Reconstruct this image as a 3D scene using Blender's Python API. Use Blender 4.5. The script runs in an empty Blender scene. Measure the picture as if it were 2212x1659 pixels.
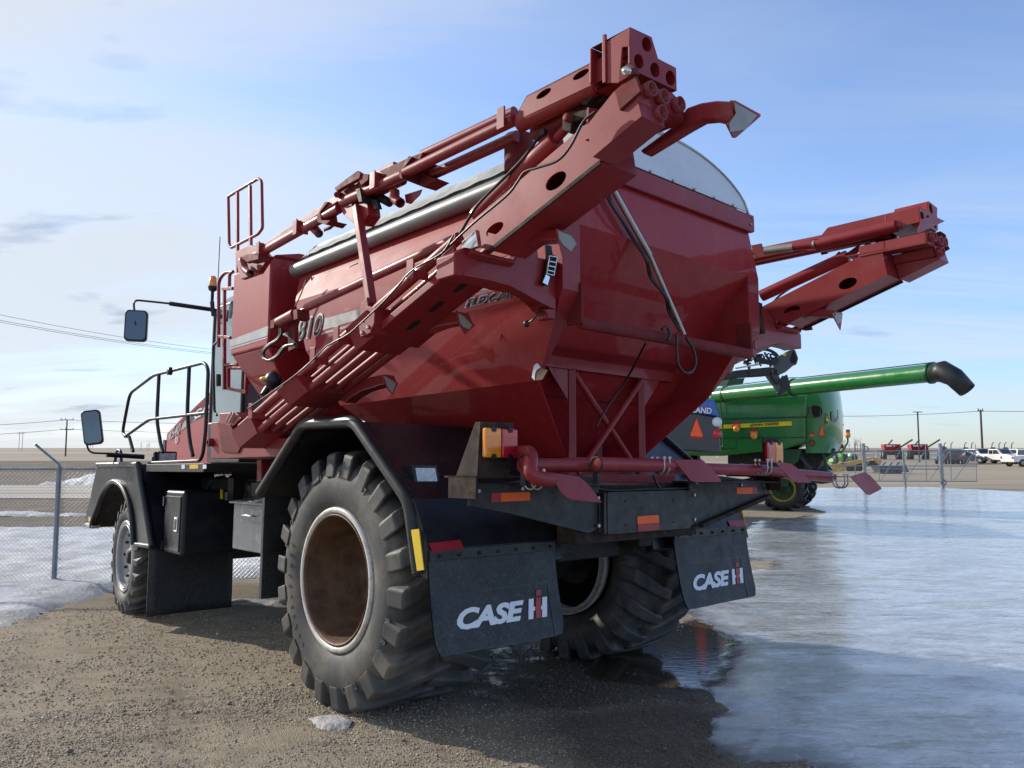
import bpy, bmesh, math, random
import numpy as np
from mathutils import Vector, Matrix, geometry, noise
random.seed(7); RNG = np.random.default_rng(11)
R = math.radians
sc = bpy.context.scene
COL = sc.collection

# ---------------------------------------------------------------- camera
F, CX, CY = 1687.0, 1106.0, 829.5          # focal length and centre on a 2212 x 1659 picture
PITCH = math.atan(137.5 / F)
CAMZ = 1.6855
cam_d = bpy.data.cameras.new('camera'); cam = bpy.data.objects.new('camera', cam_d); COL.objects.link(cam)
cam.location = (0, 0, CAMZ); cam.rotation_euler = (math.pi / 2 + PITCH, 0, 0)
cam_d.sensor_width = 36; cam_d.lens = F / 2212 * 36; cam_d.clip_start = .05; cam_d.clip_end = 9000
sc.camera = cam
CR = np.array([[1, 0, 0], [0, math.cos(math.pi/2+PITCH), -math.sin(math.pi/2+PITCH)], [0, math.sin(math.pi/2+PITCH), math.cos(math.pi/2+PITCH)]])
def nrm(a): a = np.array(a, float); return a / np.linalg.norm(a)
def wray(u, v): return CR @ np.array([(u - CX) / F, -(v - CY) / F, -1.0])
CAMP = np.array([0, 0, CAMZ])

# ---------------------------------------------------------------- world, sun, exposure
SUN_AZ, SUN_EL = R(-60), R(25)             # azimuth from +Y, clockwise
w = bpy.data.worlds.new('World'); sc.world = w; w.use_nodes = True
nt = w.node_tree; nt.nodes.clear()
def N(nt, t, **k):
    n = nt.nodes.new(t)
    for a, b in k.items():
        if a == 'inp':
            for i, val in b.items(): n.inputs[i].default_value = val
        else: setattr(n, a, b)
    return n
def L(nt, a, b): nt.links.new(a, b)
def ramp(nt, fac, stops, interp='LINEAR'):
    r = N(nt, 'ShaderNodeValToRGB'); r.color_ramp.interpolation = interp
    el = r.color_ramp.elements
    while len(el) < len(stops): el.new(.5)
    for e, (p, c) in zip(el, stops):
        e.position = p; e.color = (c, c, c, 1) if isinstance(c, (int, float)) else (*c, 1)
    L(nt, fac, r.inputs[0]); return r.outputs[0]
def mix(nt, fac, a, b, mode='MIX'):
    m = N(nt, 'ShaderNodeMix', data_type='RGBA', blend_type=mode)
    for i, x in ((0, fac), (6, a), (7, b)):
        if isinstance(x, (int, float)): m.inputs[i].default_value = x
        elif isinstance(x, tuple): m.inputs[i].default_value = (*x, 1)
        else: L(nt, x, m.inputs[i])
    return m.outputs[2]
def mth(nt, op, a, b=None, clamp=False):
    m = N(nt, 'ShaderNodeMath', operation=op, use_clamp=clamp)
    for i, x in enumerate((a, b)):
        if x is None: continue
        if isinstance(x, (int, float)): m.inputs[i].default_value = x
        else: L(nt, x, m.inputs[i])
    return m.outputs[0]
def noi(nt, vec, scale, detail=4, rough=.55, dist=0):
    n = N(nt, 'ShaderNodeTexNoise', inp={'Scale': scale, 'Detail': detail, 'Roughness': rough, 'Distortion': dist})
    if vec is not None: L(nt, vec, n.inputs['Vector'])
    return n.outputs['Fac']
def mapping(nt, vec, scale=(1, 1, 1), rot=(0, 0, 0), loc=(0, 0, 0)):
    m = N(nt, 'ShaderNodeMapping'); m.inputs['Scale'].default_value = scale; m.inputs['Rotation'].default_value = rot; m.inputs['Location'].default_value = loc
    L(nt, vec, m.inputs['Vector']); return m.outputs[0]
tc = N(nt, 'ShaderNodeTexCoord'); dr = tc.outputs['Generated']
sep = N(nt, 'ShaderNodeSeparateXYZ'); L(nt, dr, sep.inputs[0])
sky = N(nt, 'ShaderNodeTexSky', sky_type='NISHITA', sun_disc=False, sun_elevation=SUN_EL, sun_rotation=SUN_AZ, altitude=500, air_density=1.0, dust_density=.3, ozone_density=1.6)
bg = N(nt, 'ShaderNodeBackground', inp={'Strength': .15}); L(nt, mix(nt, 1.0, sky.outputs[0], ramp(nt, sep.outputs[2], [(0, (.50, .58, .80)), (.10, (.64, .74, .97)), (.30, (.92, .95, 1.08)), (.6, (1, .98, 1.08))]), 'MULTIPLY'), bg.inputs[0])
zz = mth(nt, 'ADD', mth(nt, 'MAXIMUM', sep.outputs[2], 0.0), .13)
cmb = N(nt, 'ShaderNodeCombineXYZ')
L(nt, mth(nt, 'DIVIDE', sep.outputs[0], zz), cmb.inputs[0]); L(nt, mth(nt, 'DIVIDE', sep.outputs[1], zz), cmb.inputs[1])
pl = cmb.outputs[0]                        # the sky seen as a flat cloud layer
n1 = noi(nt, mapping(nt, pl, (.42, .8, 1), (0, 0, R(28)), (3.1, 1.4, 0)), 1.0, 7, .6, .6)
n2 = noi(nt, mapping(nt, pl, (.5, 2.2, 1), (0, 0, R(-24)), (7, 2, 0)), 1.2, 8, .62, .8)
left = mth(nt, 'MULTIPLY', mth(nt, 'ADD', mth(nt, 'MULTIPLY', sep.outputs[0], -1.0), +.02), .66)   # a veil of thin cloud towards the sun
veil = mth(nt, 'ADD', mth(nt, 'ADD', n1, left), mth(nt, 'MULTIPLY', n2, .16))
veil = ramp(nt, veil, [(.42, .02), (.62, .20), (.86, .74), (1.05, .92)])
low = ramp(nt, sep.outputs[2], [(0, .25), (.08, .60), (.26, .26), (.5, 0)])       # whiter towards the horizon
lowc = mth(nt, 'MULTIPLY', low, ramp(nt, n2, [(.38, .10), (.62, 1)]))
cf = mth(nt, 'MAXIMUM', veil, lowc)
n3 = noi(nt, mapping(nt, pl, (1.1, 2.0, 1), (0, 0, R(20)), (1, 5, 0)), 1.3, 6, .55, .3)
ccol = mix(nt, ramp(nt, n3, [(.60, 0), (.70, .85)]), (.78, .835, .89), (.46, .53, .66))
bgc = N(nt, 'ShaderNodeBackground', inp={'Strength': .62}); L(nt, ccol, bgc.inputs[0])
ms = N(nt, 'ShaderNodeMixShader'); L(nt, cf, ms.inputs[0]); L(nt, bg.outputs[0], ms.inputs[1]); L(nt, bgc.outputs[0], ms.inputs[2])
wo = N(nt, 'ShaderNodeOutputWorld'); L(nt, ms.outputs[0], wo.inputs[0])
sd = bpy.data.lights.new('sun', 'SUN'); sd.energy = 3.0; sd.angle = R(1.0); sd.color = (1, .94, .85)
sun = bpy.data.objects.new('sun', sd); COL.objects.link(sun)
sdir = Vector((math.sin(SUN_AZ) * math.cos(SUN_EL), math.cos(SUN_AZ) * math.cos(SUN_EL), math.sin(SUN_EL)))
sun.rotation_euler = sdir.to_track_quat('Z', 'Y').to_euler()
sc.view_settings.view_transform = 'Standard'; sc.view_settings.look = 'None'; sc.view_settings.exposure = 0.62; sc.view_settings.gamma = 1
sc.cycles.max_bounces = 6; sc.cycles.diffuse_bounces = 3; sc.cycles.glossy_bounces = 3; sc.cycles.transparent_max_bounces = 8

# ---------------------------------------------------------------- frames: picture point + a plane -> a point in a thing's own axes
class Frame:
    def __init__(s, M): s.M = np.array(M, float); s.I = np.linalg.inv(s.M)
    def pt(s, u, v, x=None, y=None, z=None):
        o = s.I[:3, :3] @ CAMP + s.I[:3, 3]; d = s.I[:3, :3] @ wray(u, v)
        t = (x - o[0]) / d[0] if x is not None else (y - o[1]) / d[1] if y is not None else (z - o[2]) / d[2]
        return tuple(o + t * d)
def fr(x, y, z, heading):                  # local +Y points along heading (0 = away from the camera, + = turned left)
    a = R(heading); c, s_ = math.cos(a), math.sin(a)
    return Frame([[c, -s_, 0, x], [s_, c, 0, y], [0, 0, 1, z], [0, 0, 0, 1]])
Xc = nrm([(3000 - CX) / F, -(1023 - CY) / F, -1]); Yc = nrm([(-415 - CX) / F, -(1013 - CY) / F, -1]); Zc = nrm(np.cross(Xc, Yc)); Yc = nrm(np.cross(Zc, Xc))
RV = CR @ np.array([Xc, Yc, Zc]).T         # machine axes in the world: it stands on ground that falls away a little
CV = np.array([-2.86732, -4.92312, 1.68473])
MV = np.eye(4); MV[:3, :3] = RV; MV[:3, 3] = CAMP - RV @ CV
VF = Frame(MV); P = VF.pt
nz = RV[:, 2]
def sstep(a, b, x):
    t = np.clip((x - a) / (b - a), 0, 1); return t * t * (3 - 2 * t)
def ground(x, y):                          # lie of the land
    r = np.hypot(x, y); k = np.where(r < 10, 1.0, 10 / np.maximum(r, 1e-6))
    zp = -(nz[0] * x + nz[1] * y) * k / nz[2]
    f = sstep(9, 18, r); return zp * (1 - f) - .35 * f
def GP(u, v):                              # picture point -> point on the ground
    d = wray(u, v); t = (CAMZ + .3) / -d[2]
    for _ in range(30):
        p = CAMP + t * d; h = p[2] - float(ground(p[0], p[1])); t += h / -d[2] * .8
    p = CAMP + t * d; return (p[0], p[1], float(ground(p[0], p[1])))
def crop(x0, y0, x1):
    s = (x1 - x0) / 2212.0; k = 2212 / 4032.0
    return lambda x, y: ((x0 + x * s) * k, (y0 + y * s) * k)
C1 = crop(0, 1000, 1000); C2 = crop(700, 600, 1700); C3 = crop(800, 1100, 1800); C4 = crop(1800, 50, 3050); C5 = crop(1700, 800, 2700); C6 = crop(2700, 700, 3900)
C7 = crop(2000, 1350, 3100); C8 = crop(1000, 1600, 2100); D1 = crop(250, 1650, 1250); D2 = crop(1000, 1950, 2400); D3 = crop(2100, 1900, 3100)
D4 = crop(2650, 1350, 3900); D5 = crop(3300, 1650, 4032); D6 = crop(0, 1600, 700); D7 = crop(1200, 550, 2200); CE = crop(900, 900, 2300)
F2 = crop(3000, 1600, 3500); F3 = crop(2850, 1340, 3250); V0 = lambda x, y: (x, y)
def PP(c, pts, x=None, y=None, z=None, f=P): return [f(*c(*a), x=x, y=y, z=z) for a in pts]

# ---------------------------------------------------------------- mesh builder
W = 3.26
class MB:
    def __init__(s): s.v = []; s.f = []; s.s = []
    def add(s, v, f, smooth=False):
        o = len(s.v); s.v += [tuple(map(float, a)) for a in v]; s.f += [tuple(i + o for i in g) for g in f]; s.s += [smooth] * len(f); return s
    def box(s, x0, x1, y0, y1, z0, z1):
        return s.add([(x0,y0,z0),(x1,y0,z0),(x1,y1,z0),(x0,y1,z0),(x0,y0,z1),(x1,y0,z1),(x1,y1,z1),(x0,y1,z1)], [(0,3,2,1),(4,5,6,7),(0,1,5,4),(1,2,6,5),(2,3,7,6),(3,0,4,7)])
    def hexa(s, a): return s.add(a, [(0,3,2,1),(4,5,6,7),(0,1,5,4),(1,2,6,5),(2,3,7,6),(3,0,4,7)])
    def prism(s, poly, vec, holes=()):
        v = Vector(vec); outs = [[Vector(p) for p in poly]] + [[Vector(p) for p in h] for h in holes]
        flat = [p for l in outs for p in l]; n = len(flat)
        tri = geometry.tessellate_polygon(outs) if holes else [tuple(range(n))]
        vs = flat + [p + v for p in flat]; fs = [tuple(t) for t in tri] + [tuple(i + n for i in reversed(t)) for t in tri]
        o = 0
        for l in outs:
            m = len(l)
            for i in range(m): j = (i + 1) % m; fs.append((o + i, o + j, o + j + n, o + i + n))
            o += m
        return s.add(vs, fs)
    def tube(s, pts, r, n=12, caps=True, smooth=True):
        pts = [Vector(p) for p in pts]; m = len(pts)
        rs = r if isinstance(r, (list, tuple)) else [r] * m
        ts = []
        for i in range(m):
            a = (pts[i] - pts[i-1]).normalized() if i else None; b = (pts[i+1] - pts[i]).normalized() if i < m - 1 else None
            t = (a + b) if a and b else (a or b); ts.append(t.normalized() if t.length > 1e-6 else (a or b))
        u = ts[0].orthogonal().normalized() if abs(ts[0].z) > .95 else ts[0].cross(Vector((0, 0, 1))).normalized()
        vs = []
        for i in range(m):
            t = ts[i]; u = (u - t * u.dot(t)).normalized(); w_ = t.cross(u)
            for j in range(n):
                a = 2 * math.pi * (j + .5) / n; vs.append(pts[i] + (u * math.cos(a) + w_ * math.sin(a)) * rs[i])
        fs = [(i*n+j, i*n+(j+1) % n, (i+1)*n+(j+1) % n, (i+1)*n+j) for i in range(m-1) for j in range(n)]
        s.add(vs, fs, smooth)
        if caps: s.add(vs[:n], [tuple(range(n))]); s.add(vs[-n:], [tuple(reversed(range(n)))])
        return s
    def sq(s, a, b, w1, w2=None, up=(0, 0, 1)):             # square bar
        a, b = Vector(a), Vector(b); t = (b - a).normalized(); u = t.cross(Vector(up))
        u = u.normalized() if u.length > .05 else t.orthogonal().normalized()
        v = u.cross(t); w2 = w2 or w1; u = u * w1 / 2; v = v * w2 / 2
        return s.hexa([a-u-v, a+u-v, b+u-v, b-u-v, a-u+v, a+u+v, b+u+v, b-u+v])
    def lathe(s, prof, c, ax='x', n=48, smooth=True, closed=False):  # prof: (along, radius)
        c = Vector(c); vs = []
        for a, r in prof:
            for j in range(n):
                t = 2 * math.pi * j / n; p, q = r * math.cos(t), r * math.sin(t)
                vs.append(c + Vector({'x': (a, p, q), 'y': (p, a, q), 'z': (p, q, a)}[ax]))
        m = len(prof); rng = range(m if closed else m - 1)
        return s.add(vs, [(i*n+j, i*n+(j+1) % n, ((i+1) % m)*n+(j+1) % n, ((i+1) % m)*n+j) for i in rng for j in range(n)], smooth)
    def disc(s, c, r, ax='x', n=24, h=.01):
        return s.lathe([(0, .0001), (0, r), (h, r), (h, .0001)], c, ax, n, False)
    def ball(s, c, r, n=10, sc_=(1, 1, 1)):
        vs = []; m = n // 2 + 1
        for i in range(m + 1):
            a = math.pi * i / m
            for j in range(n): b = 2*math.pi*j/n; vs.append((c[0]+r*sc_[0]*math.sin(a)*math.cos(b), c[1]+r*sc_[1]*math.sin(a)*math.sin(b), c[2]+r*sc_[2]*math.cos(a)))
        return s.add(vs, [(i*n+j, i*n+(j+1) % n, (i+1)*n+(j+1) % n, (i+1)*n+j) for i in range(m) for j in range(n)], True)
    def grid(s, fn, nu, nv, smooth=True):
        vs = [fn(i / nu, j / nv) for i in range(nu + 1) for j in range(nv + 1)]; k = nv + 1
        return s.add(vs, [(i*k+j, i*k+j+1, (i+1)*k+j+1, (i+1)*k+j) for i in range(nu) for j in range(nv)], smooth)
    def join(s, o): return s.add(o.v, o.f, False) if not any(o.s) else s._j(o)
    def _j(s, o):
        k = len(s.v); s.v += o.v; s.f += [tuple(i + k for i in g) for g in o.f]; s.s += o.s; return s
    def build(s, name, mat, parent=None, mirror=False, bevel=0, weld=False, solid=0, label=None, kind=None, seg=2, split=False):
        if split:
            par = list(range(len(s.v)))
            def fd(a):
                while par[a] != a: par[a] = par[par[a]]; a = par[a]
                return a
            for g in s.f:
                for q in g[1:]: par[fd(q)] = fd(g[0])
            grp = {}
            for g, sm in zip(s.f, s.s): grp.setdefault(fd(g[0]), []).append((g, sm))
            res = None
            for gs in grp.values():
                ids = sorted({i for g, _ in gs for i in g}); mp = {a: b for b, a in enumerate(ids)}; t = MB(); t.v = [s.v[i] for i in ids]; t.f = [tuple(mp[i] for i in g) for g, _ in gs]; t.s = [x for _, x in gs]
                res = t.build(name, mat, parent, mirror, bevel, weld, solid, label, kind, seg)
            return res
        vs = [(W - x, y, z) for x, y, z in s.v] if mirror else s.v
        me = bpy.data.meshes.new(name); me.from_pydata(vs, [], s.f)
        me.polygons.foreach_set('use_smooth', s.s); me.materials.append(mat); me.update()
        bm = bmesh.new(); bm.from_mesh(me)
        if weld: bmesh.ops.remove_doubles(bm, verts=bm.verts, dist=1e-4)
        bmesh.ops.recalc_face_normals(bm, faces=bm.faces); bm.to_mesh(me); bm.free()
        o = bpy.data.objects.new(name, me); COL.objects.link(o)
        while parent and parent.parent and parent.parent.parent: parent = parent.parent   # thing > part > sub-part, no deeper
        if parent: o.parent = parent
        if solid: m = o.modifiers.new('thick', 'SOLIDIFY'); m.thickness = solid; m.offset = 0
        if bevel: m = o.modifiers.new('edge', 'BEVEL'); m.width = bevel; m.segments = seg; m.limit_method = 'ANGLE'; m.angle_limit = R(40)
        if label: o['label'] = label
        if kind: o['kind'] = kind
        return o
def fillet(pts, r, n=5):                   # round the corners of a bent pipe
    pts = [Vector(p) for p in pts]; out = [pts[0]]
    for i in range(1, len(pts) - 1):
        a, b, c = pts[i-1], pts[i], pts[i+1]; d1, d2 = (a - b), (c - b); q = min(r, d1.length * .49, d2.length * .49)
        p1, p2 = b + d1.normalized() * q, b + d2.normalized() * q
        for k in range(n + 1): t = k / n; out.append(p1 * (1-t)**2 + b * 2*t*(1-t) + p2 * t*t)
    out.append(pts[-1]); return out
def curve(pts, n=6):                       # smooth line through points
    pts = [Vector(p) for p in pts]; q = [2*pts[0]-pts[1]] + pts + [2*pts[-1]-pts[-2]]; out = []
    for i in range(1, len(q) - 2):
        for k in range(n):
            t = k / n; a, b, c, d = q[i-1], q[i], q[i+1], q[i+2]
            out.append(.5 * ((2*b) + (c-a)*t + (2*a-5*b+4*c-d)*t*t + (3*b-a-3*c+d)*t**3))
    out.append(pts[-1]); return out
def empty(name, M=None, label=None, cat=None, group=None, parent=None, kind=None):
    o = bpy.data.objects.new(name, None); COL.objects.link(o); o.empty_display_size = .2
    if M is not None: o.matrix_world = Matrix([list(r) for r in M])
    if parent: o.parent = parent
    tag(o, label, cat, group, kind); return o
def tag(o, label=None, cat=None, group=None, kind=None):
    if label: o['label'] = label
    if cat: o['category'] = cat
    if group: o['group'] = group
    if kind: o['kind'] = kind
    return o
def copy_tree(o, parent=None):
    c = o.copy(); COL.objects.link(c)
    if parent: c.parent = parent
    for ch in [k for k in bpy.data.objects if k.parent == o]: copy_tree(ch, c)
    return c
_tc = {}
def text_geo(t, off=0.0, shear=0.0, spacing=1.0, res=3):
    key = (t, off, shear, spacing)
    if key in _tc: return _tc[key]
    cu = bpy.data.curves.new('t', 'FONT'); cu.body = t; cu.size = 1; cu.offset = off; cu.shear = shear; cu.space_character = spacing; cu.resolution_u = res; cu.extrude = .001
    o = bpy.data.objects.new('t', cu); COL.objects.link(o); bpy.context.view_layer.update()
    me = bpy.data.meshes.new_from_object(o.evaluated_get(bpy.context.evaluated_depsgraph_get()))
    v = [tuple(p.co) for p in me.vertices]; f = [tuple(p.vertices) for p in me.polygons]
    bpy.data.objects.remove(o); bpy.data.curves.remove(cu); bpy.data.meshes.remove(me)
    x0 = min(p[0] for p in v); x1 = max(p[0] for p in v); y0 = min(p[1] for p in v); y1 = max(p[1] for p in v)
    v = [((p[0]-x0)/(x1-x0), (p[1]-y0)/(y1-y0), 1 if p[2] > 0 else 0) for p in v]
    _tc[key] = (v, f); return v, f
def put_text(mb, t, o, uv, vv, nv, th=.003, **k):          # fill the parallelogram o, o+uv, o+vv; nv = outward normal
    v, f = text_geo(t, **k); o, uv, vv, nv = Vector(o), Vector(uv), Vector(vv), Vector(nv).normalized()
    mb.add([o + uv * a + vv * b + nv * (th * c) for a, b, c in v], f); return mb
# ---------------------------------------------------------------- materials
MT = {}
def pmat(name, col, rough=.5, metal=0, spec=.5, coat=0, coatr=.1, var=.12, vscale=3.0, dirt=None, dirt_amt=0, dirt_scale=2.5, streak=0, bump=0, bscale=60, rvar=.12, emit=None, alpha=None, trans=0):
    m = bpy.data.materials.new(name); m.use_nodes = True; t = m.node_tree; b = t.nodes['Principled BSDF']
    tc = N(t, 'ShaderNodeTexCoord'); v = tc.outputs['Object']
    n = noi(t, v, vscale, 5, .6)
    c2 = tuple(min(1, x * (1 + var)) for x in col); c1 = tuple(x * (1 - var) for x in col)
    c = mix(t, ramp(t, n, [(.3, 0), (.7, 1)]), c1, c2)
    if streak:                                              # rain streaks run down the sheet
        s = noi(t, mapping(t, v, (26, 26, 1.1)), 1, 4, .7)
        c = mix(t, mth(t, 'MULTIPLY', ramp(t, s, [(.52, 0), (.72, 1)]), streak), c, dirt or (.5, .4, .38))
    if dirt_amt:
        d = noi(t, v, dirt_scale, 8, .68, .4)
        c = mix(t, mth(t, 'MULTIPLY', ramp(t, d, [(.48, 0), (.66, 1)]), dirt_amt), c, dirt)
    L(t, c, b.inputs['Base Color'])
    r = noi(t, v, vscale * 2.3, 5, .65)
    L(t, ramp(t, r, [(.25, max(.02, rough - rvar)), (.75, min(1, rough + rvar))]), b.inputs['Roughness'])
    b.inputs['Metallic'].default_value = metal; b.inputs['Specular IOR Level'].default_value = spec
    b.inputs['Coat Weight'].default_value = coat; b.inputs['Coat Roughness'].default_value = coatr
    if trans: b.inputs['Transmission Weight'].default_value = trans
    if bump:
        bn = N(t, 'ShaderNodeBump', inp={'Strength': bump, 'Distance': .004}); L(t, noi(t, v, bscale, 6, .7), bn.inputs['Height']); L(t, bn.outputs[0], b.inputs['Normal'])
    MT[name] = m; return m
RED = pmat('red_paint', (.255, .018, .022), .5, spec=.28, coat=.25, coatr=.08, var=.14, vscale=1.4, dirt=(.30, .09, .08), dirt_amt=.22, streak=.14, bump=.04, bscale=9)
REDT = pmat('red_tank_paint', (.33, .018, .022), .55, rvar=.05, spec=.2, coat=.35, coatr=.05, var=.08, vscale=.8, dirt=(.40, .16, .14), dirt_amt=.08, dirt_scale=1.6, streak=.17, bump=.05, bscale=2.2)
REDR = pmat('worn_red_paint', (.17, .020, .022), .68, spec=.2, var=.25, vscale=5, dirt=(.07, .035, .025), dirt_amt=.6, dirt_scale=9, bump=.2, bscale=40)
BLACK = pmat('black_paint', (.009, .010, .013), .40, spec=.35, coat=.12, coatr=.25, var=.3, vscale=3, dirt=(.06, .055, .05), dirt_amt=.28, streak=.10, bump=.03, bscale=12)
BLACKM = pmat('dull_black_steel', (.014, .014, .015), .5, var=.4, vscale=6, dirt=(.055, .048, .042), dirt_amt=.5, dirt_scale=6, bump=.1)
DARK = pmat('grimy_dark_steel', (.012, .011, .010), .65, var=.5, vscale=7, dirt=(.05, .04, .032), dirt_amt=.6, dirt_scale=8, bump=.2)
PLAST = pmat('black_plastic', (.012, .012, .013), .45, var=.2)
FLAP = pmat('rubber_flap', (.014, .016, .019), .55, var=.3, vscale=3, dirt=(.16, .16, .16), dirt_amt=.25, dirt_scale=55, bump=.12, bscale=50)
TYRE = pmat('tyre_rubber', (.072, .072, .072), .62, spec=.35, var=.25, vscale=3, dirt=(.19, .16, .125), dirt_amt=.7, dirt_scale=3.2, bump=.3, bscale=22)
RIMW = pmat('white_rim_paint', (.62, .60, .55), .4, var=.12, dirt=(.20, .09, .04), dirt_amt=.6, dirt_scale=12)
RUST = pmat('rusty_steel', (.115, .062, .034), .6, metal=.15, var=.5, vscale=5, dirt=(.22, .11, .055), dirt_amt=.6, dirt_scale=7, bump=.2, bscale=30)
RUSTD = pmat('dark_rusty_steel', (.034, .024, .020), .75, spec=.2, var=.4, vscale=8, dirt=(.10, .055, .035), dirt_amt=.6, dirt_scale=9, bump=.25)
GREYW = pmat('grey_wheel_paint', (.36, .36, .36), .4, var=.15, dirt=(.10, .08, .06), dirt_amt=.5, dirt_scale=7)
STEEL = pmat('bare_steel', (.42, .41, .39), .38, metal=.85, var=.15, dirt=(.2, .17, .14), dirt_amt=.3)
ALU = pmat('brushed_box_steel', (.12, .13, .14), .32, metal=.6, var=.2, streak=.3, dirt=(.3, .3, .3))
CHROME = pmat('polished_steel', (.6, .6, .6), .18, metal=1, var=.05)
DOME = pmat('white_dome_sheet', (.60, .63, .67), .35, coat=.2, var=.05, dirt=(.3, .28, .26), dirt_amt=.18, bump=.03)
TARP = pmat('grey_tarp_fabric', (.42, .41, .37), .5, var=.22, vscale=2.5, dirt=(.16, .15, .12), dirt_amt=.5, dirt_scale=7, streak=.2, bump=.2, bscale=14)
CORD = pmat('black_hose', (.012, .012, .012), .4)
WORN = pmat('worn_bare_plate', (.30, .28, .24), .45, metal=.3, var=.25, dirt=(.2, .16, .12), dirt_amt=.4)
ROLL = pmat('grey_roller', (.25, .25, .245), .42, metal=.2, var=.15, vscale=4, dirt=(.15, .14, .12), dirt_amt=.4)
MIRR = pmat('mirror_glass', (.10, .115, .13), .04, metal=1, var=.02, rvar=.01)
GLASS = pmat('tinted_glass', (.16, .22, .23), .06, spec=.9, coat=1, coatr=.03, var=.25, vscale=1.5, rvar=.03)
AMBER = pmat('amber_lens', (.85, .27, .01), .25, coat=.6, var=.12, vscale=40, bump=.2, bscale=90)
REDL = pmat('red_lens', (.55, .010, .022), .25, coat=.6, var=.15, vscale=40, bump=.2, bscale=90)
LENS = pmat('clear_lamp_lens', (.62, .63, .62), .25, metal=0, coat=1, var=.3, vscale=30, bump=.4, bscale=80)
ORNG = pmat('orange_reflector', (1.0, .13, .015), .5, var=.03)
REDF = pmat('red_reflector', (.36, .018, .028), .4, var=.15)
YEL = pmat('yellow_reflector', (.72, .50, .02), .4, var=.08, dirt=(.3, .22, .05), dirt_amt=.2)
WHT = pmat('white_decal', (.74, .76, .80), .45, var=.03)
SILV = pmat('silver_decal', (.44, .44, .43), .35, metal=.2, var=.10, dirt=(.35, .28, .26), dirt_amt=.2)
BLKD = pmat('black_decal', (.014, .014, .016), .35, var=.1)
GREEN = pmat('green_paint', (.014, .165, .028), .26, coat=.6, coatr=.08, var=.10, vscale=1)
DGREEN = pmat('dark_green_paint', (.008, .055, .018), .45, var=.3)
DYEL = pmat('dull_yellow_rim', (.30, .24, .02), .5, var=.2)
JYEL = pmat('yellow_paint', (.82, .62, .015), .4, var=.05)
BLUE = pmat('blue_paint', (.02, .10, .42), .3, coat=.5, var=.08)
CHAR = pmat('charcoal_panel', (.04, .042, .046), .4, coat=.3, var=.15)
GALV = pmat('galvanised_steel', (.26, .29, .31), .45, metal=.45, var=.18, vscale=6)
WOOD = pmat('weathered_pole_wood', (.11, .075, .06), .8, var=.2)
BPOLE = pmat('dark_painted_pole', (.03, .03, .05), .4)
WIRE = pmat('overhead_wire', (.16, .17, .19), .6)
LIME = pmat('lime_paint', (.22, .70, .06), .4, var=.1)
GOLD = pmat('yellow_scraper_paint', (.66, .36, .025), .5, var=.2, dirt=(.2, .13, .06), dirt_amt=.4)
GREYB = pmat('grey_bucket_steel', (.07, .08, .09), .5, var=.25)
CARW = pmat('white_car_paint', (.75, .76, .78), .25, coat=.6, var=.03, dirt=(.4, .35, .3), dirt_amt=.2)
CARN = pmat('dark_blue_car_paint', (.02, .028, .06), .25, coat=.7, var=.1)
CARB = pmat('grey_blue_car_paint', (.15, .18, .25), .3, coat=.6, var=.1)
CARG = pmat('grey_car_paint', (.08, .095, .12), .3, coat=.6, var=.1)
CGLS = pmat('dark_car_glass', (.015, .018, .022), .08, coat=.8, var=.1, rvar=.03)
BRED = pmat('bright_red_paint', (.42, .012, .018), .35, coat=.4, var=.1)
TREE = pmat('bare_branches', (.10, .085, .075), .9)
HOLE = pmat('dark_hollow', (.010, .003, .003), .8)  # near-black flat patches; the shade inside holes and openings is painted, nothing is cut
# ---------------------------------------------------------------- the dry-box spreader truck, in its own axes: x right, y forward, z up
SP = empty('fertilizer_spreader', MV, 'huge red fertilizer spreader truck in the foreground, black mudflaps and booms folded along its tank', 'spreader truck')
def both(name, mb, mat, parent=SP, **k):
    ps = parent if isinstance(parent, (list, tuple)) else (parent, parent)
    return [mb.build(name, mat, ps[0], False, **k), mb.build(name, mat, ps[1], True, **k)]
def ell(c, cx, cy, a, b, ang, n=18, f=P, **k):
    ca, sa = math.cos(R(ang)), math.sin(R(ang)); out = []
    for i in range(n):
        t = 2*math.pi*i/n; p, q = a*math.cos(t), b*math.sin(t); out.append(f(*c(cx + p*ca - q*sa, cy + p*sa + q*ca), **k))
    return out

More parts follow.
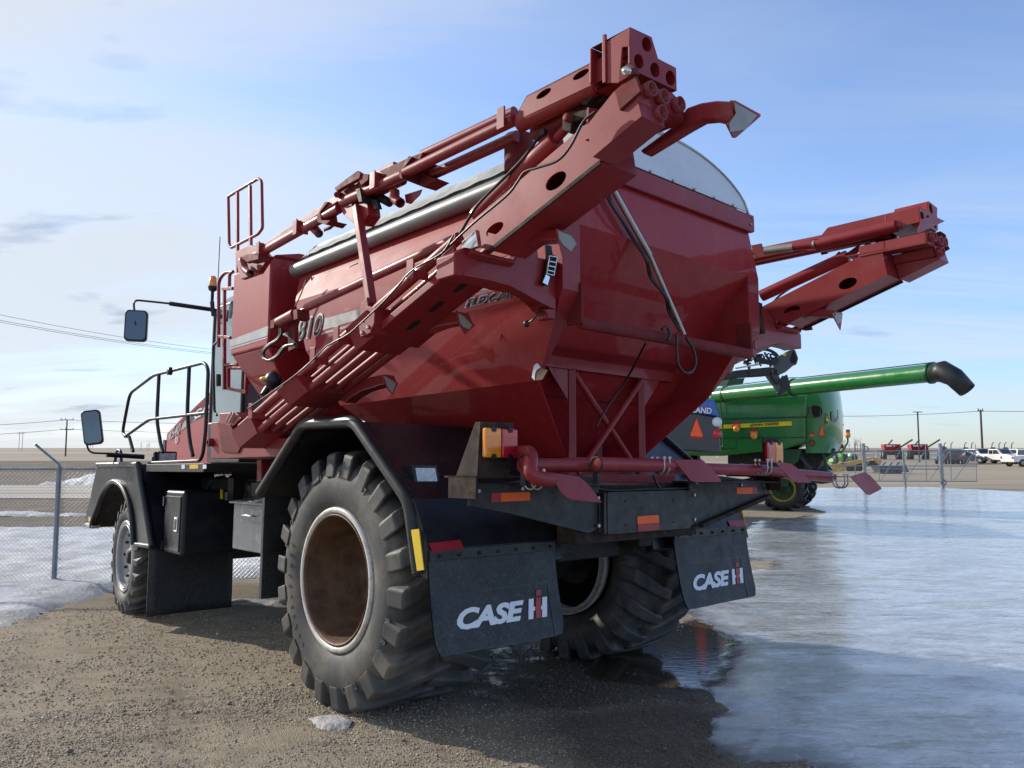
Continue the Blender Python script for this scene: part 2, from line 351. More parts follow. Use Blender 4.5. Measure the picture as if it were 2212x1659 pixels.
def wheel(c, Rt, wd, rim, nl, lug_h, face_rim, mats, hub_in, parent=SP, mirror=False, steer=0, name='wheel', sweep=19, lw=.115):
    # c: centre of the outer face; tyre runs from x=c.x to c.x+wd
    e = empty(name, parent=parent); cx = (W - c[0]) if mirror else c[0]
    e.location = (cx, c[1], c[2]); e.rotation_euler = (0, 0, math.pi if mirror else 0)
    e.rotation_euler.z += R(steer)
    Rc = Rt - lug_h; h = wd / 2
    pr = [(.055, rim+.005), (.03, rim+.03), (.012, rim+.10*(Rt-rim)/.43), (0, rim+.42*(Rc-rim)), (.006, rim+.66*(Rc-rim)), (.03, rim+.86*(Rc-rim)), (.075, Rc-.012), (.14, Rc), (h, Rc+.012)]
    rec = .12 if wd > .7 else 0; prof = pr + [(wd - a - rec*max(0, 1 - (r - rim)/.22), r) for a, r in reversed(pr[:-1])]
    t = MB(); t.lathe(prof, (0, 0, 0), 'x', 72)
    cone = math.tan(R(sweep))
    for side in (0, 1):
        for k in range(nl):
            a0 = 2*math.pi*(k + .5*side)/nl
            xs = [.012, .06, .12, .22, .38, h+.05]; sec = []
            for i, x in enumerate(xs):
                x = x if x < h + .04 else h + .05
                sx = (x / h); ang = a0 + sx * h * cone / Rt * (1.0 if sx < .6 else 1.0) - (.06 * (1 - sx)**2)
                wb = lw * (1.12 if i < 2 else 1.0 if i < 4 else .82); wt = wb * .80
                top = [Rt - .028, Rt - .008, Rt, Rt, Rt, Rt][i]; bot = [Rc - .13*Rt, Rc - .06, Rc-.03, Rc-.03, Rc-.03, Rc-.03][i]
                px = x if not side else wd - x
                q = []
                for rr, hw in ((bot, wb/2), (top, wt/2), (top, -wt/2), (bot, -wb/2)):
                    aa = ang + hw / Rt; pz_ = px if (i or rr == top) else (-.006 if not side else wd + .006); q.append((pz_, -rr*math.cos(aa), rr*math.sin(aa)))
                sec.append(q)
            vs = [p for q in sec for p in q]; m = len(sec)
            fs = [(i*4+j, i*4+(j+1) % 4, (i+1)*4+(j+1) % 4, (i+1)*4+j) for i in range(m-1) for j in range(4)] + [(0, 1, 2, 3), tuple((m-1)*4+j for j in (3, 2, 1, 0))]
            t.add(vs, fs, False)
    ty = t.build('tyre', mats[0], e, bevel=.018 if wd > .7 else .008, seg=3)
    rm = MB(); f_ = .012
    rm.lathe([(.06, rim-.034), (.028, rim-.028), (f_, rim-.010), (f_+.004, rim+.012), (.03, rim+.022), (.06, rim+.012)], (0, 0, 0), 'x', 64)
    wq = wd - rec; rm.lathe([(wq-.06, rim-.034), (wd-.028, rim-.028), (wq-f_, rim-.012), (wq-f_-.004, rim+.012), (wd-.03, rim+.022), (wd-.06, rim+.012)], (0, 0, 0), 'x', 64)
    rm.build('rim', mats[1], e)
    r2 = MB(); r2.lathe([(.02, rim-.030), (.014, rim-.034), (.022, rim-.046), (.05, rim-.05)], (0, 0, 0), 'x', 64); r2.build('rim_step', RUST if wd > .7 else mats[1], e)
    d = MB(); d.lathe([(.03, rim-.026), (.04, rim-.045), (.075, rim-.05), (.16, rim-.075), (hub_in-.03, rim-.085), (hub_in, rim-.13), (hub_in+.012, rim*.45), (hub_in+.0, rim*.42), (hub_in+.0, .001)], (0, 0, 0), 'x', 48)
    d.lathe([(wd-rec-.03, rim-.03), (wd-rec-.1, rim-.07), (hub_in+.03, rim-.085), (hub_in+.03, .001)], (0, 0, 0), 'x', 48)
    ds = d.build('wheel_dish', mats[2], e)
    b = MB()
    for i in range(10 if wd < .7 else 0): a = 2*math.pi*i/10; b.lathe([(-.03, .001), (-.03, .018), (.02, .018)], (hub_in, rim*.62*math.cos(a), rim*.62*math.sin(a)), 'x', 6, False)
    b.lathe([(-.05, .001), (-.05, .07), (-.01, .10)], (hub_in, 0, 0), 'x', 20)
    b.build('wheel_hub', DARK, e)
    return e
def ring_text(e, txt, rad, a0, size, wx=-.006, gap=1.0, mat=None):
    mb = MB(); a = a0
    for ch in txt:
        if ch != ' ':
            ca, sa = math.cos(a), math.sin(a); up = Vector((0, -ca, sa)); rt = Vector((0, -sa, -ca)) * -1
            wch = size * (.35 if ch in "I1°'" else .8); o = up * (rad - size/2) - Vector((0, sa, ca)) * (-wch/2) * -1
            o = up * (rad - size/2) + rt * 0 ; rt = Vector((0, sa, ca)) * -1 * -1
            o = o - rt * wch/2 + Vector((wx, 0, 0)); put_text(mb, ch, o, rt * wch, up * size, (-1, 0, 0), .006, off=.02)
        a += size * gap / rad
    return mb.build('sidewall_lettering', mat or TYRE, e)
RW = []
for mir in (False, True):
    wl = wheel((0.0, .22, .905), .93, .94, .495, 22, .080, .03, (TYRE, RIMW, RUST if not mir else DARK), .50, mirror=mir, lw=.145)
    RW.append(wl)
# lettering: angle measured from the rear (-y) over the top; letters run from front to rear over the top -> built along decreasing angle
def arc_letters(e, txt, rad, start, size, step):
    mb = MB(); a = start
    for ch in txt:
        if ch != ' ':
            up = Vector((0, -math.cos(a), math.sin(a))); rt = Vector((0, -math.sin(a), -math.cos(a)))
            wch = size * (.3 if ch in "I1°" else .72)
            hh = size if ch != '°' else size * .3
            o = up * (rad - size/2 + (size - hh)) - rt * wch/2 + Vector((.016 if rad > .7 else .001, 0, 0)); put_text(mb, ch, o, rt * wch, up * hh, (-1, 0, 0), .012 if rad > .7 else .004, off=.02)
        a -= step
    return mb.build('sidewall_lettering', TYRE, e)
arc_letters(RW[0], 'FLOTATION 23° DT', .755, R(165), .055, R(7.2))
arc_letters(RW[0], 'FIRESTONE', .755, R(-2), .055, R(12))
arc_letters(RW[0], '66X43.00-25', .66, R(-128), .04, R(7))
for mir in (False, True):
    wheel((0.0, 5.22, .66), .68, .58, .405, 22, .05, .03, (TYRE, GREYW, GREYW), .10, mirror=mir, name='wheel', steer=-3.5, sweep=34, lw=.075)

# ---- chassis
m = MB()
for x in (1.10, 1.98): m.box(x, x+.16, -1.0, 7.0, 1.10, 1.32)
for y in (-.8, .2, 1.6, 3.0, 4.4, 6.0): m.box(1.26, 1.98, y, y+.12, 1.02, 1.26)
m.box(.95, 2.31, .05, .40, .74, 1.02); m.box(1.0, 2.26, 5.1, 5.35, .55, .9)
m.tube([(.5, .22, .905), (2.76, .22, .905)], .15, 20); m.tube([(.62, .22, .905), (.75, .22, .905)], .26, 20); m.tube([(2.51, .22, .905), (2.64, .22, .905)], .26, 20); m.tube([(.7, 5.22, .66), (2.56, 5.22, .66)], .1, 12)
m.ball((1.63, .22, .88), .30, 18); m.box(1.3, 1.96, 1.0, 3.8, .70, 1.0)
m.build('chassis_frame', DARK, SP, bevel=.01)
m = MB(); m.box(.62, 1.10, 1.3, 4.5, 1.18, 1.6); m.box(2.16, 2.64, 1.3, 4.5, 1.18, 1.6); m.box(.9, 1.1, 1.0, 2.4, .70, 1.2)
m.build('running_gear_box', DARK, SP, bevel=.02, split=True)
m = MB()
for i in range(14):
    y = 1.9 + i*.17 + random.uniform(-.03, .03); m.tube(curve([(.75, y, 1.62), (.62, y+.1, 1.5+random.uniform(-.08, .08)), (.60, y+.2, 1.25)], 4), .016, 8)
m.lathe([(0, .001), (0, .07), (.14, .07), (.14, .001)], (.55, 3.0, 1.5), 'x', 16); m.box(.5, .66, 2.5, 2.8, 1.42, 1.56); m.box(.48, .62, 3.2, 3.35, 1.35, 1.6)
m.build('hydraulic_plumbing', PLAST, SP)
# ---- rear fenders
prof = PP(C8, [(45, 690), (385, 140), (790, 118), (1225, 755), (1300, 1325)], x=-.09)
prof = [(0, p[1], p[2]) for p in prof]
fl = [(p[1], p[2]) for p in prof]
m = MB(); th = .03
fs_ = list(fl); fs_[3] = (fl[3][0]-.04, fl[3][1]+.01); out = [(-.09, y, z) for y, z in fs_[:4]] + [(-.09, fl[4][0]-.03, fl[4][1])]; inn = [(-.09, y*.985 + .003, z - th) for y, z in reversed(fl)]
inn = [(-.09, y + (th if i == 0 else 0 if 0 < i < 4 else -th if i == 4 else 0), z) for i, (_, y, z) in enumerate(inn)]
m.prism(out + inn, (1.21, 0, 0))
m.prism([(1.10, fl[0][0], fl[0][1]), (1.10, fl[1][0], fl[1][1]-.03), (1.10, fl[2][0], fl[2][1]-.03), (1.10, fl[3][0]+.01, fl[3][1]), (1.10, fl[4][0]+.03, fl[4][1]), (1.10, -.3, 1.3), (1.10, .9, 1.3)], (.018, 0, 0))
FN = both('rear_fender', m, BLACK, bevel=.008)
m = MB(); m.tube(fillet([(-.08, y, z) for y, z in fl], .08, 4), .046, 14); both('fender_edge_tube', m, BLACK, FN)
m = MB(); m.box(0.02, .8, 1.42, 1.46, .62, 1.50); both('front_mud_guard', m, FLAP, FN)
m = MB(); m.box(0.01, .82, 1.40, 1.415, 1.0, 1.32); both('guard_plate', m, BLACKM, FN, bevel=.004)
m = MB(); a = PP(C8, [(1243, 978), (1303, 970), (1343, 1295), (1290, 1303)], x=-.04); m.prism(a, (.006, 0, 0))
y1, z1, y2, z2 = -.80, 1.36, -.86, 1.10
m = MB(); ra = PP(C8, [(1243, 978), (1303, 970), (1343, 1295), (1290, 1303)], x=-.128); m.prism(ra, (.006, 0, 0)); both('yellow_reflector', m, YEL, FN)
m = MB(); a = PP(C8, [(1375, 1083), (1625, 1055), (1632, 1122), (1380, 1152)], y=-1.06); a = [(p[0], -1.09 + (p[2]-1.215)*(1.085+fs_[3][0])/(fs_[3][1]-1.205) - .008, p[2]) for p in a]; m.prism(a, (0, .004, 0)); both('red_reflector', m, REDF, FN)
# lower rear panel and strip that carries the flap
m = MB(); m.prism([(-.085, fs_[3][0]-.005, fs_[3][1]+.01), (-.085, -1.085, 1.215), (-.085, -1.065, 1.205), (-.085, fs_[3][0]+.02, fs_[3][1]-.01)], (1.13, 0, 0)); m.prism([(-.088, fs_[3][0]+.02, fs_[3][1]-.02), (-.088, -1.08, 1.215), (-.088, -1.08, 1.04), (-.088, fl[4][0], fl[4][1])], (.02, 0, 0)); both('rear_panel', m, BLACK, FN, bevel=.004)
# ---- mudflaps
def fy(z, x=0): return -1.085 - .10*(max(0, 1.22 - z)/.61)**1.6 + .010*math.sin(((x + .09)/1.05)*5)*min(1, max(0, (1.215 - z)/.6))
m = MB(); nz_ = 12; nx = 14
def flp(i, j, o):
    x = -.09 + 1.05*i; z = 1.215 - .60*j; q = .0
    if j > .86: q = .035*((j-.86)/.14)**2
    x = min(max(x, -.09 + q), .96 - q)
    return (x, fy(z, x) + o, z)
m.grid(lambda i, j: flp(i, j, 0), nx, nz_); m.grid(lambda i, j: flp(i, j, .014), nx, nz_)
FLP = both('mud_flap', m, FLAP)
m = MB(); m.box(-.085, .955, -1.10, -1.085, 1.15, 1.215); both('flap_strip', m, BLACKM, FLP, bevel=.003)
m = MB()
for i in range(7): m.lathe([(-.012, .001), (-.012, .011), (0, .013)], (-.02 + i*.155, -1.10, 1.178), 'y', 6, False)
both('strip_bolt', m, RUSTD, FLP, split=True)
for k_ in (0, 1):                                            # pressed frame line in the rubber
    m = MB(); vx = .86 if k_ == 0 else .045
    for (xa, xb, za, zb_) in ((.05, .865, .945, .950), (.05, .865, .612, .617), (vx, vx+.006, .612, .95)):
        for k in range(8):
            x1, x2 = xa + (xb-xa)*k/8, xa + (xb-xa)*(k+1)/8; m.add([(x1, fy(za, x1)-.002, za), (x2, fy(za, x2)-.002, za), (x2, fy(zb_, x2)-.002, zb_), (x1, fy(zb_, x1)-.002, zb_)], [(0, 1, 2, 3)])
    m.build('flap_frame_line', BLKD, FLP[k_], mirror=bool(k_), solid=.002)
def flogo(mb_w, mb_r, x0, z0, Wd, H):      # white word and three-bar mark, read from behind
    o = Vector((x0, 0, z0)); up = Vector((0, 0, H))
    put_text(mb_w, 'CASE', o, (Wd*.73, 0, 0), up, (0, -1, 0), .003, off=.045, shear=.32, spacing=.95)
    sh = .22*H
    def bar(mb, xa, xb, u0, u1):
        mb.prism([o + Vector((x + sh*u, 0, 0)) + up*u for x, u in ((xa, u0), (xb, u0), (xb, u1), (xa, u1))], (0, -.003, 0))
    X = Wd*.755
    bar(mb_w, X, X + Wd*.055, 0, 1.0); bar(mb_w, X + Wd*.05, X + Wd*.075, .40, .58)
    bar(mb_r, X + Wd*.083, X + Wd*.142, 0, 1.0); bar(mb_r, X + Wd*.083, X + Wd*.142, 1.12, 1.40)
    bar(mb_w, X + Wd*.158, X + Wd*.215, 0, 1.0); bar(mb_w, X + Wd*.145, X + Wd*.165, .40, .58)
for k, x0 in enumerate((.085, 2.455)):
    mw, mr = MB(), MB(); flogo(mw, mr, x0, .738, .75, .122)
    for q in (mw, mr): q.v = [(x, fy(z, x if not k else W - x) - .003 + y, z) for x, y, z in q.v]
    mw.build('flap_lettering', WHT, FLP[k]); mr.build('flap_mark', REDF, FLP[k])
# ---- rear crossmember, bumper wings, centre plate
m = MB(); m.box(.95, 2.31, -1.30, -1.12, 1.20, 1.42); m.box(.9, 2.36, -1.20, -1.1, 1.42, 1.60); m.build('rear_crossmember', RUSTD, SP, bevel=.006)
yb = -1.36
wing = PP(C8, [(1715, 635), (1705, 790)], y=yb) + PP(C7, [(0, 1350), (640, 1508), (720, 1470), (720, 1075), (520, 1040)], y=yb)
m = MB(); m.prism(wing, (0, .02, 0))
m.box(wing[0][0], 1.12, yb, yb+.16, 1.60, 1.615)
WG = both('bumper_wing', m, BLACKM, bevel=.003)
m = MB(); a, b_ = wing[1], wing[3]; m.sq((a[0], yb-.02, a[2]-.0), (b_[0], yb-.02, b_[2]), .05, .03); m.build('angle_iron', RUSTD, WG[1], True)
m = MB()
for p in [(1775, 670), (2118, 652)]: q = P(*C8(*p), y=yb); m.lathe([(-.012, .001), (-.012, .012), (0, .014)], q, 'y', 6, False)
for p in [(708, 1228), (712, 1447), (683, 1118)]: q = P(*C7(*p), y=yb-.012); m.lathe([(-.014, .001), (-.014, .012), (0, .014)], q, 'y', 6, False)
both('wing_bolt', m, STEEL, WG, split=True)
a = PP(C8, [(1958, 685), (2185, 678), (2187, 745), (1957, 755)], y=yb-.004); m = MB(); m.prism(a, (0, .003, 0)); both('orange_reflector', m, ORNG, WG)
a = PP(C8, [(1880, 688), (1957, 685), (1956, 757), (1880, 759)], y=yb-.004); m = MB(); m.prism(a, (0, .003, 0)); both('red_reflector', m, REDF, WG)
m = MB()
x0, x1 = 1.16, 2.10
rr = []
for (cx_, cz_, s0) in ((x1-.02, 1.545-.02, 0), (x0+.02, 1.545-.02, 90), (x0+.02, 1.262+.02, 180), (x1-.02, 1.262+.02, 270)):
    for k in range(5): t = R(s0 + k*22.5); rr.append((cx_ + .02*math.cos(t), -1.395, cz_ + .02*math.sin(t)))
m.prism(rr, (0, .012, 0)); m.box(1.12, 1.145, -1.40, -1.36, 1.27, 1.54); m.box(1.10, 1.17, -1.375, -1.3, 1.28, 1.53); m.box(2.09, 2.16, -1.375, -1.3, 1.28, 1.53)
PLT = m.build('centre_plate', BLACKM, SP, bevel=.002)
a = PP(C7, [(1025, 1375), (1195, 1362), (1197, 1424), (1028, 1435)], y=-1.399); m = MB(); m.prism(a, (0, .003, 0)); m.build('orange_reflector', ORNG, PLT)
a = PP(C7, [(1028, 1436), (1197, 1425), (1200, 1480), (1031, 1493)], y=-1.399); m = MB(); m.prism(a, (0, .003, 0)); m.build('red_reflector', REDF, PLT)
m = MB()
for p in [(928, 1255), (1307, 1247), (933, 1443), (1313, 1418)]: q = P(*C7(*p), y=-1.396); m.lathe([(-.001, .0005), (-.001, .008), (.001, .008)], q, 'y', 10, False)
m.build('plate_hole', HOLE, PLT, split=True)
# ---- tail lamps on rusty brackets
yq = -1.47
m = MB(); bk = PP(C8, [(1795, 122), (2055, 132), (2030, 560), (1770, 552)], y=yq)
m.prism(bk, (0, .008, 0)); q0, q3 = bk[0], bk[3]
m.prism([q0, q3, (q3[0], q3[1]+.20, q3[2]), (q0[0], q0[1]+.05, q0[2])], (.008, 0, 0)); m.box(q3[0]-.01, q3[0]+.36, yq, yq+.30, q3[2]-.012, q3[2]); m.box(q3[0]-.01, q3[0], yq, yq+.26, q3[2]-.13, q3[2])
BK = both('lamp_bracket', m, RUSTD, bevel=.002)
def lamp(px, mat):
    a = PP(C8, px, y=yq-.012); xs = [p[0] for p in a]; zs = [p[2] for p in a]; x0, x1, z0, z1 = min(xs), max(xs), min(zs), max(zs)
    mm = MB(); r = .012; o = []
    for cx_, cz_, s0 in ((x1-r, z1-r, 0), (x0+r, z1-r, 90), (x0+r, z0+r, 180), (x1-r, z0+r, 270)):
        for k in range(5): t = R(s0+k*22.5); o.append((cx_+r*math.cos(t), yq-.045, cz_+r*math.sin(t)))
    mm.prism(o, (0, .035, 0)); return mm, (x0, x1, z0, z1)
for px, mat, nm in (([(1822, 170), (1932, 175), (1920, 408), (1805, 405)], AMBER, 'amber_tail_lamp'), ([(1950, 178), (2060, 183), (2045, 410), (1938, 408)], REDL, 'red_tail_lamp')):
    mm, (x0, x1, z0, z1) = lamp(px, mat); LP = both(nm, mm, mat, BK, bevel=.008)
    mm = MB()
    for z, sgn in ((z1, -1), (z0, 1)):
        xc = (x0+x1)/2; mm.prism([(xc-.02, yq-.052, z - sgn*.006), (xc+.02, yq-.052, z - sgn*.006), (xc+.012, yq-.052, z + sgn*.022), (xc-.012, yq-.052, z + sgn*.022)], (0, .05, 0))
    both('lamp_clip', mm, PLAST, LP, split=True)
    mm = MB()
    for k in range(9): mm.box(x0+.008, x1-.008, yq-.050, yq-.044, z0+.045 + k*(z1-z0-.09)/8-.0025, z0+.045 + k*(z1-z0-.09)/8+.0025)
    both('lens_ribs', mm, mat, LP)
# ---- work lamp on the fender slope
c0 = Vector(P(*C8(1340, 545), x=.42)); c0 = Vector((c0.x, c0.y, c0.z))
def onslope(u, v):
    o = VF.I[:3, :3] @ CAMP + VF.I[:3, 3]; d = VF.I[:3, :3] @ wray(*C8(u, v)); A = np.array([0, fl[2][0], fl[2][1]]); B = np.array([0, fl[3][0], fl[3][1]])
    tv = nrm(B - A); n_ = np.array([0, -tv[2], tv[1]]); n_ = n_ if n_[2] > 0 else -n_; A = A + n_*.03; t = ((A - o) @ n_) / (d @ n_); return Vector(o + t*d), Vector(n_)
q = [onslope(*a) for a in [(1258, 470), (1450, 505), (1425, 620), (1235, 590)]]; n_ = q[0][1]
nb = Vector((0, -1, .12)).normalized(); cc = sum((a[0] for a in q), Vector())/4
wv = (q[1][0]-q[0][0])*.5; ww = Vector((abs(wv.x), 0, 0)).normalized()*.10; hh = Vector((0, .02, .065))
cen = cc + nb*.03
m = MB(); fr4 = [cen-ww-hh, cen+ww-hh, cen+ww+hh, cen-ww+hh]; m.prism([p for p in fr4], -nb*.10); m.tube([cc - ww*1.3 - hh, cc + ww*1.3 + hh*.2], .008, 8)
for o_ in (-.13, .13): m.tube([cc + Vector((o_, 0, 0)), cc + Vector((o_, 0, -.03)) - nb*.08], .01, 8)
WL = both('work_lamp', m, PLAST, bevel=.012); ww2, hh2 = ww*.78, hh*.66; m = MB(); m.prism([cen+nb*.004+s1*ww2+s2*hh2 for s1, s2 in ((-1, -1), (1, -1), (1, 1), (-1, 1))], -nb*.01); both('lamp_lens', m, LENS, WL)

# ---- rear spreading tube with deflector plates
def pl_at(c, u, v): # the tube drifts backwards a little to the right
    y = -1.75
    for _ in range(6): p = P(*c(u, v), y=y); y = -1.72 - .075*(p[0] - .2)
    return Vector(p)
rt = .042
pA = Vector(P(*C7(95, 868), y=-1.50)); pB = pl_at(C7, 190, 868); pC = pl_at(C7, 105, 1068) + Vector((0, -.06, 0)); pD = pl_at(C7, 290, 1082) + Vector((0, -.06, 0))
m = MB(); m.tube(fillet([pA, pB, pC, pD], .09, 6), rt, 16); T1_ = m.build('spreading_tube', RED, SP)
sg = [((225, 965), (1270, 970)), ((1290, 985), (2110, 1003))]
m = MB(); e1 = pl_at(C7, 1285, 972); m.tube([pl_at(C7, 200, 968) + Vector((0, .10, 0)), e1 + Vector((0, .10, 0))], rt, 16); m.build('spreading_tube', RED, SP)
m = MB(); m.tube([pl_at(C7, 700, 958), pl_at(C7, 1290, 970)], rt, 16); T2_ = m.build('spreading_tube', RED, SP)
m = MB(); m.tube([pl_at(C7, 1270, 990) + Vector((0, .09, 0)), pl_at(C7, 2125, 1010) + Vector((0, .09, 0))], rt, 16); T3_ = m.build('spreading_tube', RED, SP)
m = MB(); a = pl_at(D4, 620, 880) + Vector((0, .19, 0)); b_ = pl_at(D4, 1255, 938) + Vector((0, .19, 0)); m.tube([a, b_], rt*1.02, 16); T4_ = m.build('spreading_tube', RED, SP)
def defl(c, pts, par, off, top=None, ub=None):
    ps = [pl_at(c, *a) for a in pts]; zt = max(p.z for p in ps); zl = min(p.z for p in ps)
    ps = [p + Vector((0, off - .05*(zt - p.z)/(zt-zl), 0)) for p in ps]
    m = MB(); m.prism(ps, (0, .006, 0))
    t0, t1 = ps[0], ps[1]
    if top:
        qs = [pl_at(c, *a) for a in top]; m.prism([Vector((q.x, q.y + off + .0, q.z)) for q in qs], (0, 0, 0) if 0 else (0, .005, 0))
    m.hexa([t0+Vector((-.12, 0, -.008)), t0+Vector((.01, 0, -.008)), t0+Vector((.01, .10, -.008)), t0+Vector((-.12, .10, -.008)), t0+Vector((-.12, 0, 0)), t0+Vector((.01, 0, 0)), t0+Vector((.01, .10, 0)), t0+Vector((-.12, .10, 0))])
    o = m.build('deflector_plate', RED, par, bevel=.0015)
    u = MB()
    for k in (-.10, -.045):
        c_ = t0 + Vector((k, .05, -.045)); u.tube([c_ + Vector((0, .05*math.cos(t), .05*math.sin(t))) for t in [math.pi + math.pi*i/10 for i in range(11)]], .006, 8)
        for s_ in (-.05, .05): u.tube([c_+Vector((0, s_, 0)), c_+Vector((0, s_, .065))], .006, 8); u.lathe([(.05, .011), (.062, .011)], c_+Vector((0, s_, 0)), 'z', 6, False)
    u.build('u_bolt', STEEL, o)
defl(C7, [(278, 1025), (505, 1058), (545, 1090), (585, 1150), (645, 1262), (420, 1240), (375, 1222), (345, 1190)], T1_, -.05)
defl(C7, [(1282, 925), (1500, 925), (1545, 965), (1612, 1080), (1605, 1100), (1400, 1103), (1370, 1088), (1350, 1050)], T2_, -.03)
defl(D4, [(690, 828), (795, 840), (830, 862), (905, 975), (800, 972), (770, 955)], T3_, -.02)
defl(D4, [(1228, 930), (1340, 900), (1370, 925), (1423, 1008), (1420, 1020), (1330, 1060), (1310, 1055), (1245, 960)], T4_, .0)
m = MB()
for c_, u, v in ((C7, 130, 945), (C7, 700, 965)):
    q = pl_at(c_, u, v); ax = 'x' if u > 500 else None; m.tube([q + Vector((0, .047*math.cos(t), .047*math.sin(t))) for t in [2*math.pi*i/16 for i in range(17)]], .005, 8); m.box(q.x-.012, q.x+.012, q.y-.02, q.y+.02, q.z-.13, q.z-.05)
m.build('tube_clamp', DARK, SP, split=True)
m = MB(); m.box(.30, 1.16, -1.78, -1.34, 1.60, 1.606); m.box(2.10, 2.9, -1.78, -1.34, 1.60, 1.606); m.build('tube_mount', RUSTD, SP, split=True)

# ---- hopper tank
A_, T_, P_, L_, B_ = (.5, -1.63, 3.24), (.63, -1.63, 3.60), (.5, -1.63, 2.80), (.67, -1.24, 2.28), (1.2, -.97, 1.79)
AF, TF, PF, LF, BF = (.5, 1.95, 3.30), (.63, 2.12, 3.64), (.5, 1.70, 2.79), (.67, 1.34, 2.27), (1.2, .80, 1.79)
mx = lambda p: (W - p[0], p[1], p[2])
m = MB()
def shet(mb, a, b, c, d, n=1):
    mb.grid(lambda i, j: tuple(Vector(a).lerp(Vector(b), i).lerp(Vector(d).lerp(Vector(c), i), j)), n, n, False)
for f in (lambda p: p, mx):
    for q in ((T_, TF, AF, A_), (A_, AF, PF, P_), (P_, PF, LF, L_), (L_, LF, BF, B_)): shet(m, *[f(a) for a in q])
inner = [(.5, -1.63, 3.24), (.5, -1.26, 2.80), (.67, -.84, 2.28), (1.2, -.42, 1.79)]
m.add([inner[0], inner[1], inner[2], inner[3], mx(inner[3]), mx(inner[2]), mx(inner[1]), mx(inner[0])], [(0, 1, 6, 7), (1, 2, 5, 6), (2, 3, 4, 5)])
m.add([A_, T_, mx(T_), mx(A_)], [(0, 1, 2, 3)])                     # upright rear band
m.add([AF, TF, mx(TF), mx(AF)], [(0, 1, 2, 3)]); m.add([AF, PF, mx(PF), mx(AF)], [(0, 1, 2, 3)]); m.add([PF, LF, mx(LF), mx(PF)], [(0, 1, 2, 3)]); m.add([LF, BF, mx(BF), mx(LF)], [(0, 1, 2, 3)])
TK = m.build('hopper_tank', REDT, SP, weld=True, solid=.008)
m = MB()
m.box(.5, .65, -1.632, -1.625, 2.80, 3.24); m.prism([(.65, -1.63, 2.80), (.65, -1.63, 3.24), (.65, -1.26, 2.80)], (.006, 0, 0)); m.prism([(.5, -1.63, 2.80), (.65, -1.63, 2.80), (.67, -1.24, 2.28)], (0, .006, 0))
m.prism([(.65, -1.63, 2.80), (.65, -1.26, 2.80), (.67, -.84, 2.28), (.67, -1.24, 2.28)], (.006, 0, 0)); m.prism([(.67, -1.24, 2.28), (.67, -.84, 2.28), (1.2, -.42, 1.79), (1.2, -.97, 1.79)], (.01, 0, -.005))
both('corner_pillar', m, RED, TK)
m = MB(); m.prism([(.655, -1.25, 2.30), (.70, -1.20, 2.24), (.66, -1.10, 2.25), (.62, -1.15, 2.33), (.60, -1.22, 2.36)], (0, 0, .02))
pz = PP(CE, [(1905, 905), (1925, 860), (1985, 880), (1950, 940), (1905, 945)], x=.63); m = MB(); m.prism(pz, (.006, 0, 0)); m.build('rusty_corner_patch', RUST, TK)
m = MB(); m.prism(PP(CE, [(1885, 925), (1900, 850), (1920, 838), (1940, 862), (1915, 880), (1905, 905), (1903, 945)], x=.626), (.006, 0, 0)); m.build('bare_metal_edge', WHT, TK)
m = MB(); m.box(.60, 2.66, -1.675, -1.62, 3.60, 3.735); m.sq((.62, -1.66, 3.60), (2.64, -1.66, 3.60), .03, .02); RIMB = m.build('rear_rim_band', RED, TK, bevel=.006)
m = MB()
for x in (2.60, 2.63): m.lathe([(-.008, .001), (-.008, .008), (0, .009)], (x, -1.677, 3.65 if x < 2.62 else 3.71), 'y', 6, False)
m.build('rim_bolt', STEEL, RIMB, split=True)
def domez(x, b=3.735): return b + .355*max(0, 1 - ((x-1.63)/1.01)**2)**.62
def dome_plate(y, mat, nm):
    n = 28; m = MB(); m.prism([(.63 + 2.0*i/n, y, domez(.63 + 2.0*i/n)) for i in range(n+1)], (0, .012, 0)); return m.build(nm, mat, TK, bevel=.002)
DM = dome_plate(-1.64, DOME, 'tank_dome'); dome_plate(2.05, DOME, 'tank_dome')
m = MB(); n = 28; m.tube([(.62 + 2.02*i/n, -1.64, domez(.62 + 2.02*i/n)+.003) for i in range(n+1)], .011, 8); m.build('dome_edge', STEEL, DM)
m = MB()
for i in range(7): x = .85 + i*.26; m.lathe([(-.010, .001), (-.010, .013), (0, .016)], (x, -1.641, 3.77 + .0), 'y', 6, False)
m.build('dome_bolt', STEEL, DM, split=True)
m = MB(); ny = 60; nx = 20                                         # tarp over hoops, sagging between them
def tp(i, j):
    y = -1.62 + 3.68*i; x = .60 + 2.02*j; s = -.006*abs(math.sin(math.pi*i*6))**.7 * math.sin(math.pi*j) + .004*math.sin(i*80+j*9)*(1-j)
    return (x, y, domez(x, 3.74) + .03 + s)
m.grid(tp, ny, nx); TP = m.build('roll_tarp', TARP, TK)
m = MB(); m.grid(lambda i, j: (.575 + .12*j, -1.60 + 3.6*i, 3.66 + .23*j + .004*math.sin(i*50)), 40, 4); m.build('tarp_skirt', TARP, TP)
m = MB(); m.tube([(.585, -1.75, 3.655), (.585, 2.12, 3.655)], .066, 18); m.tube([(.585, 2.05, 3.655), (.585, 2.16, 3.655)], .065, 18); m.build('tarp_roller', ROLL, TK)
m = MB(); m.tube([(.72, -.83, 2.235), (2.54, -.83, 2.235)], .004, 6); m.build('weld_seam', REDR, TK)
m = MB(); m.tube([(.66, -1.262, 2.80), (.68, -.845, 2.285), (1.2, -.43, 1.795)], .005, 6); both('weld_seam', m, REDR, TK)
m = MB(); [m.lathe([(-.008, .001), (-.008, .010), (0, .012)], (2.0 + .145*i, -1.632, 3.42 + .0*i), 'y', 6, False) for i in range(0)]
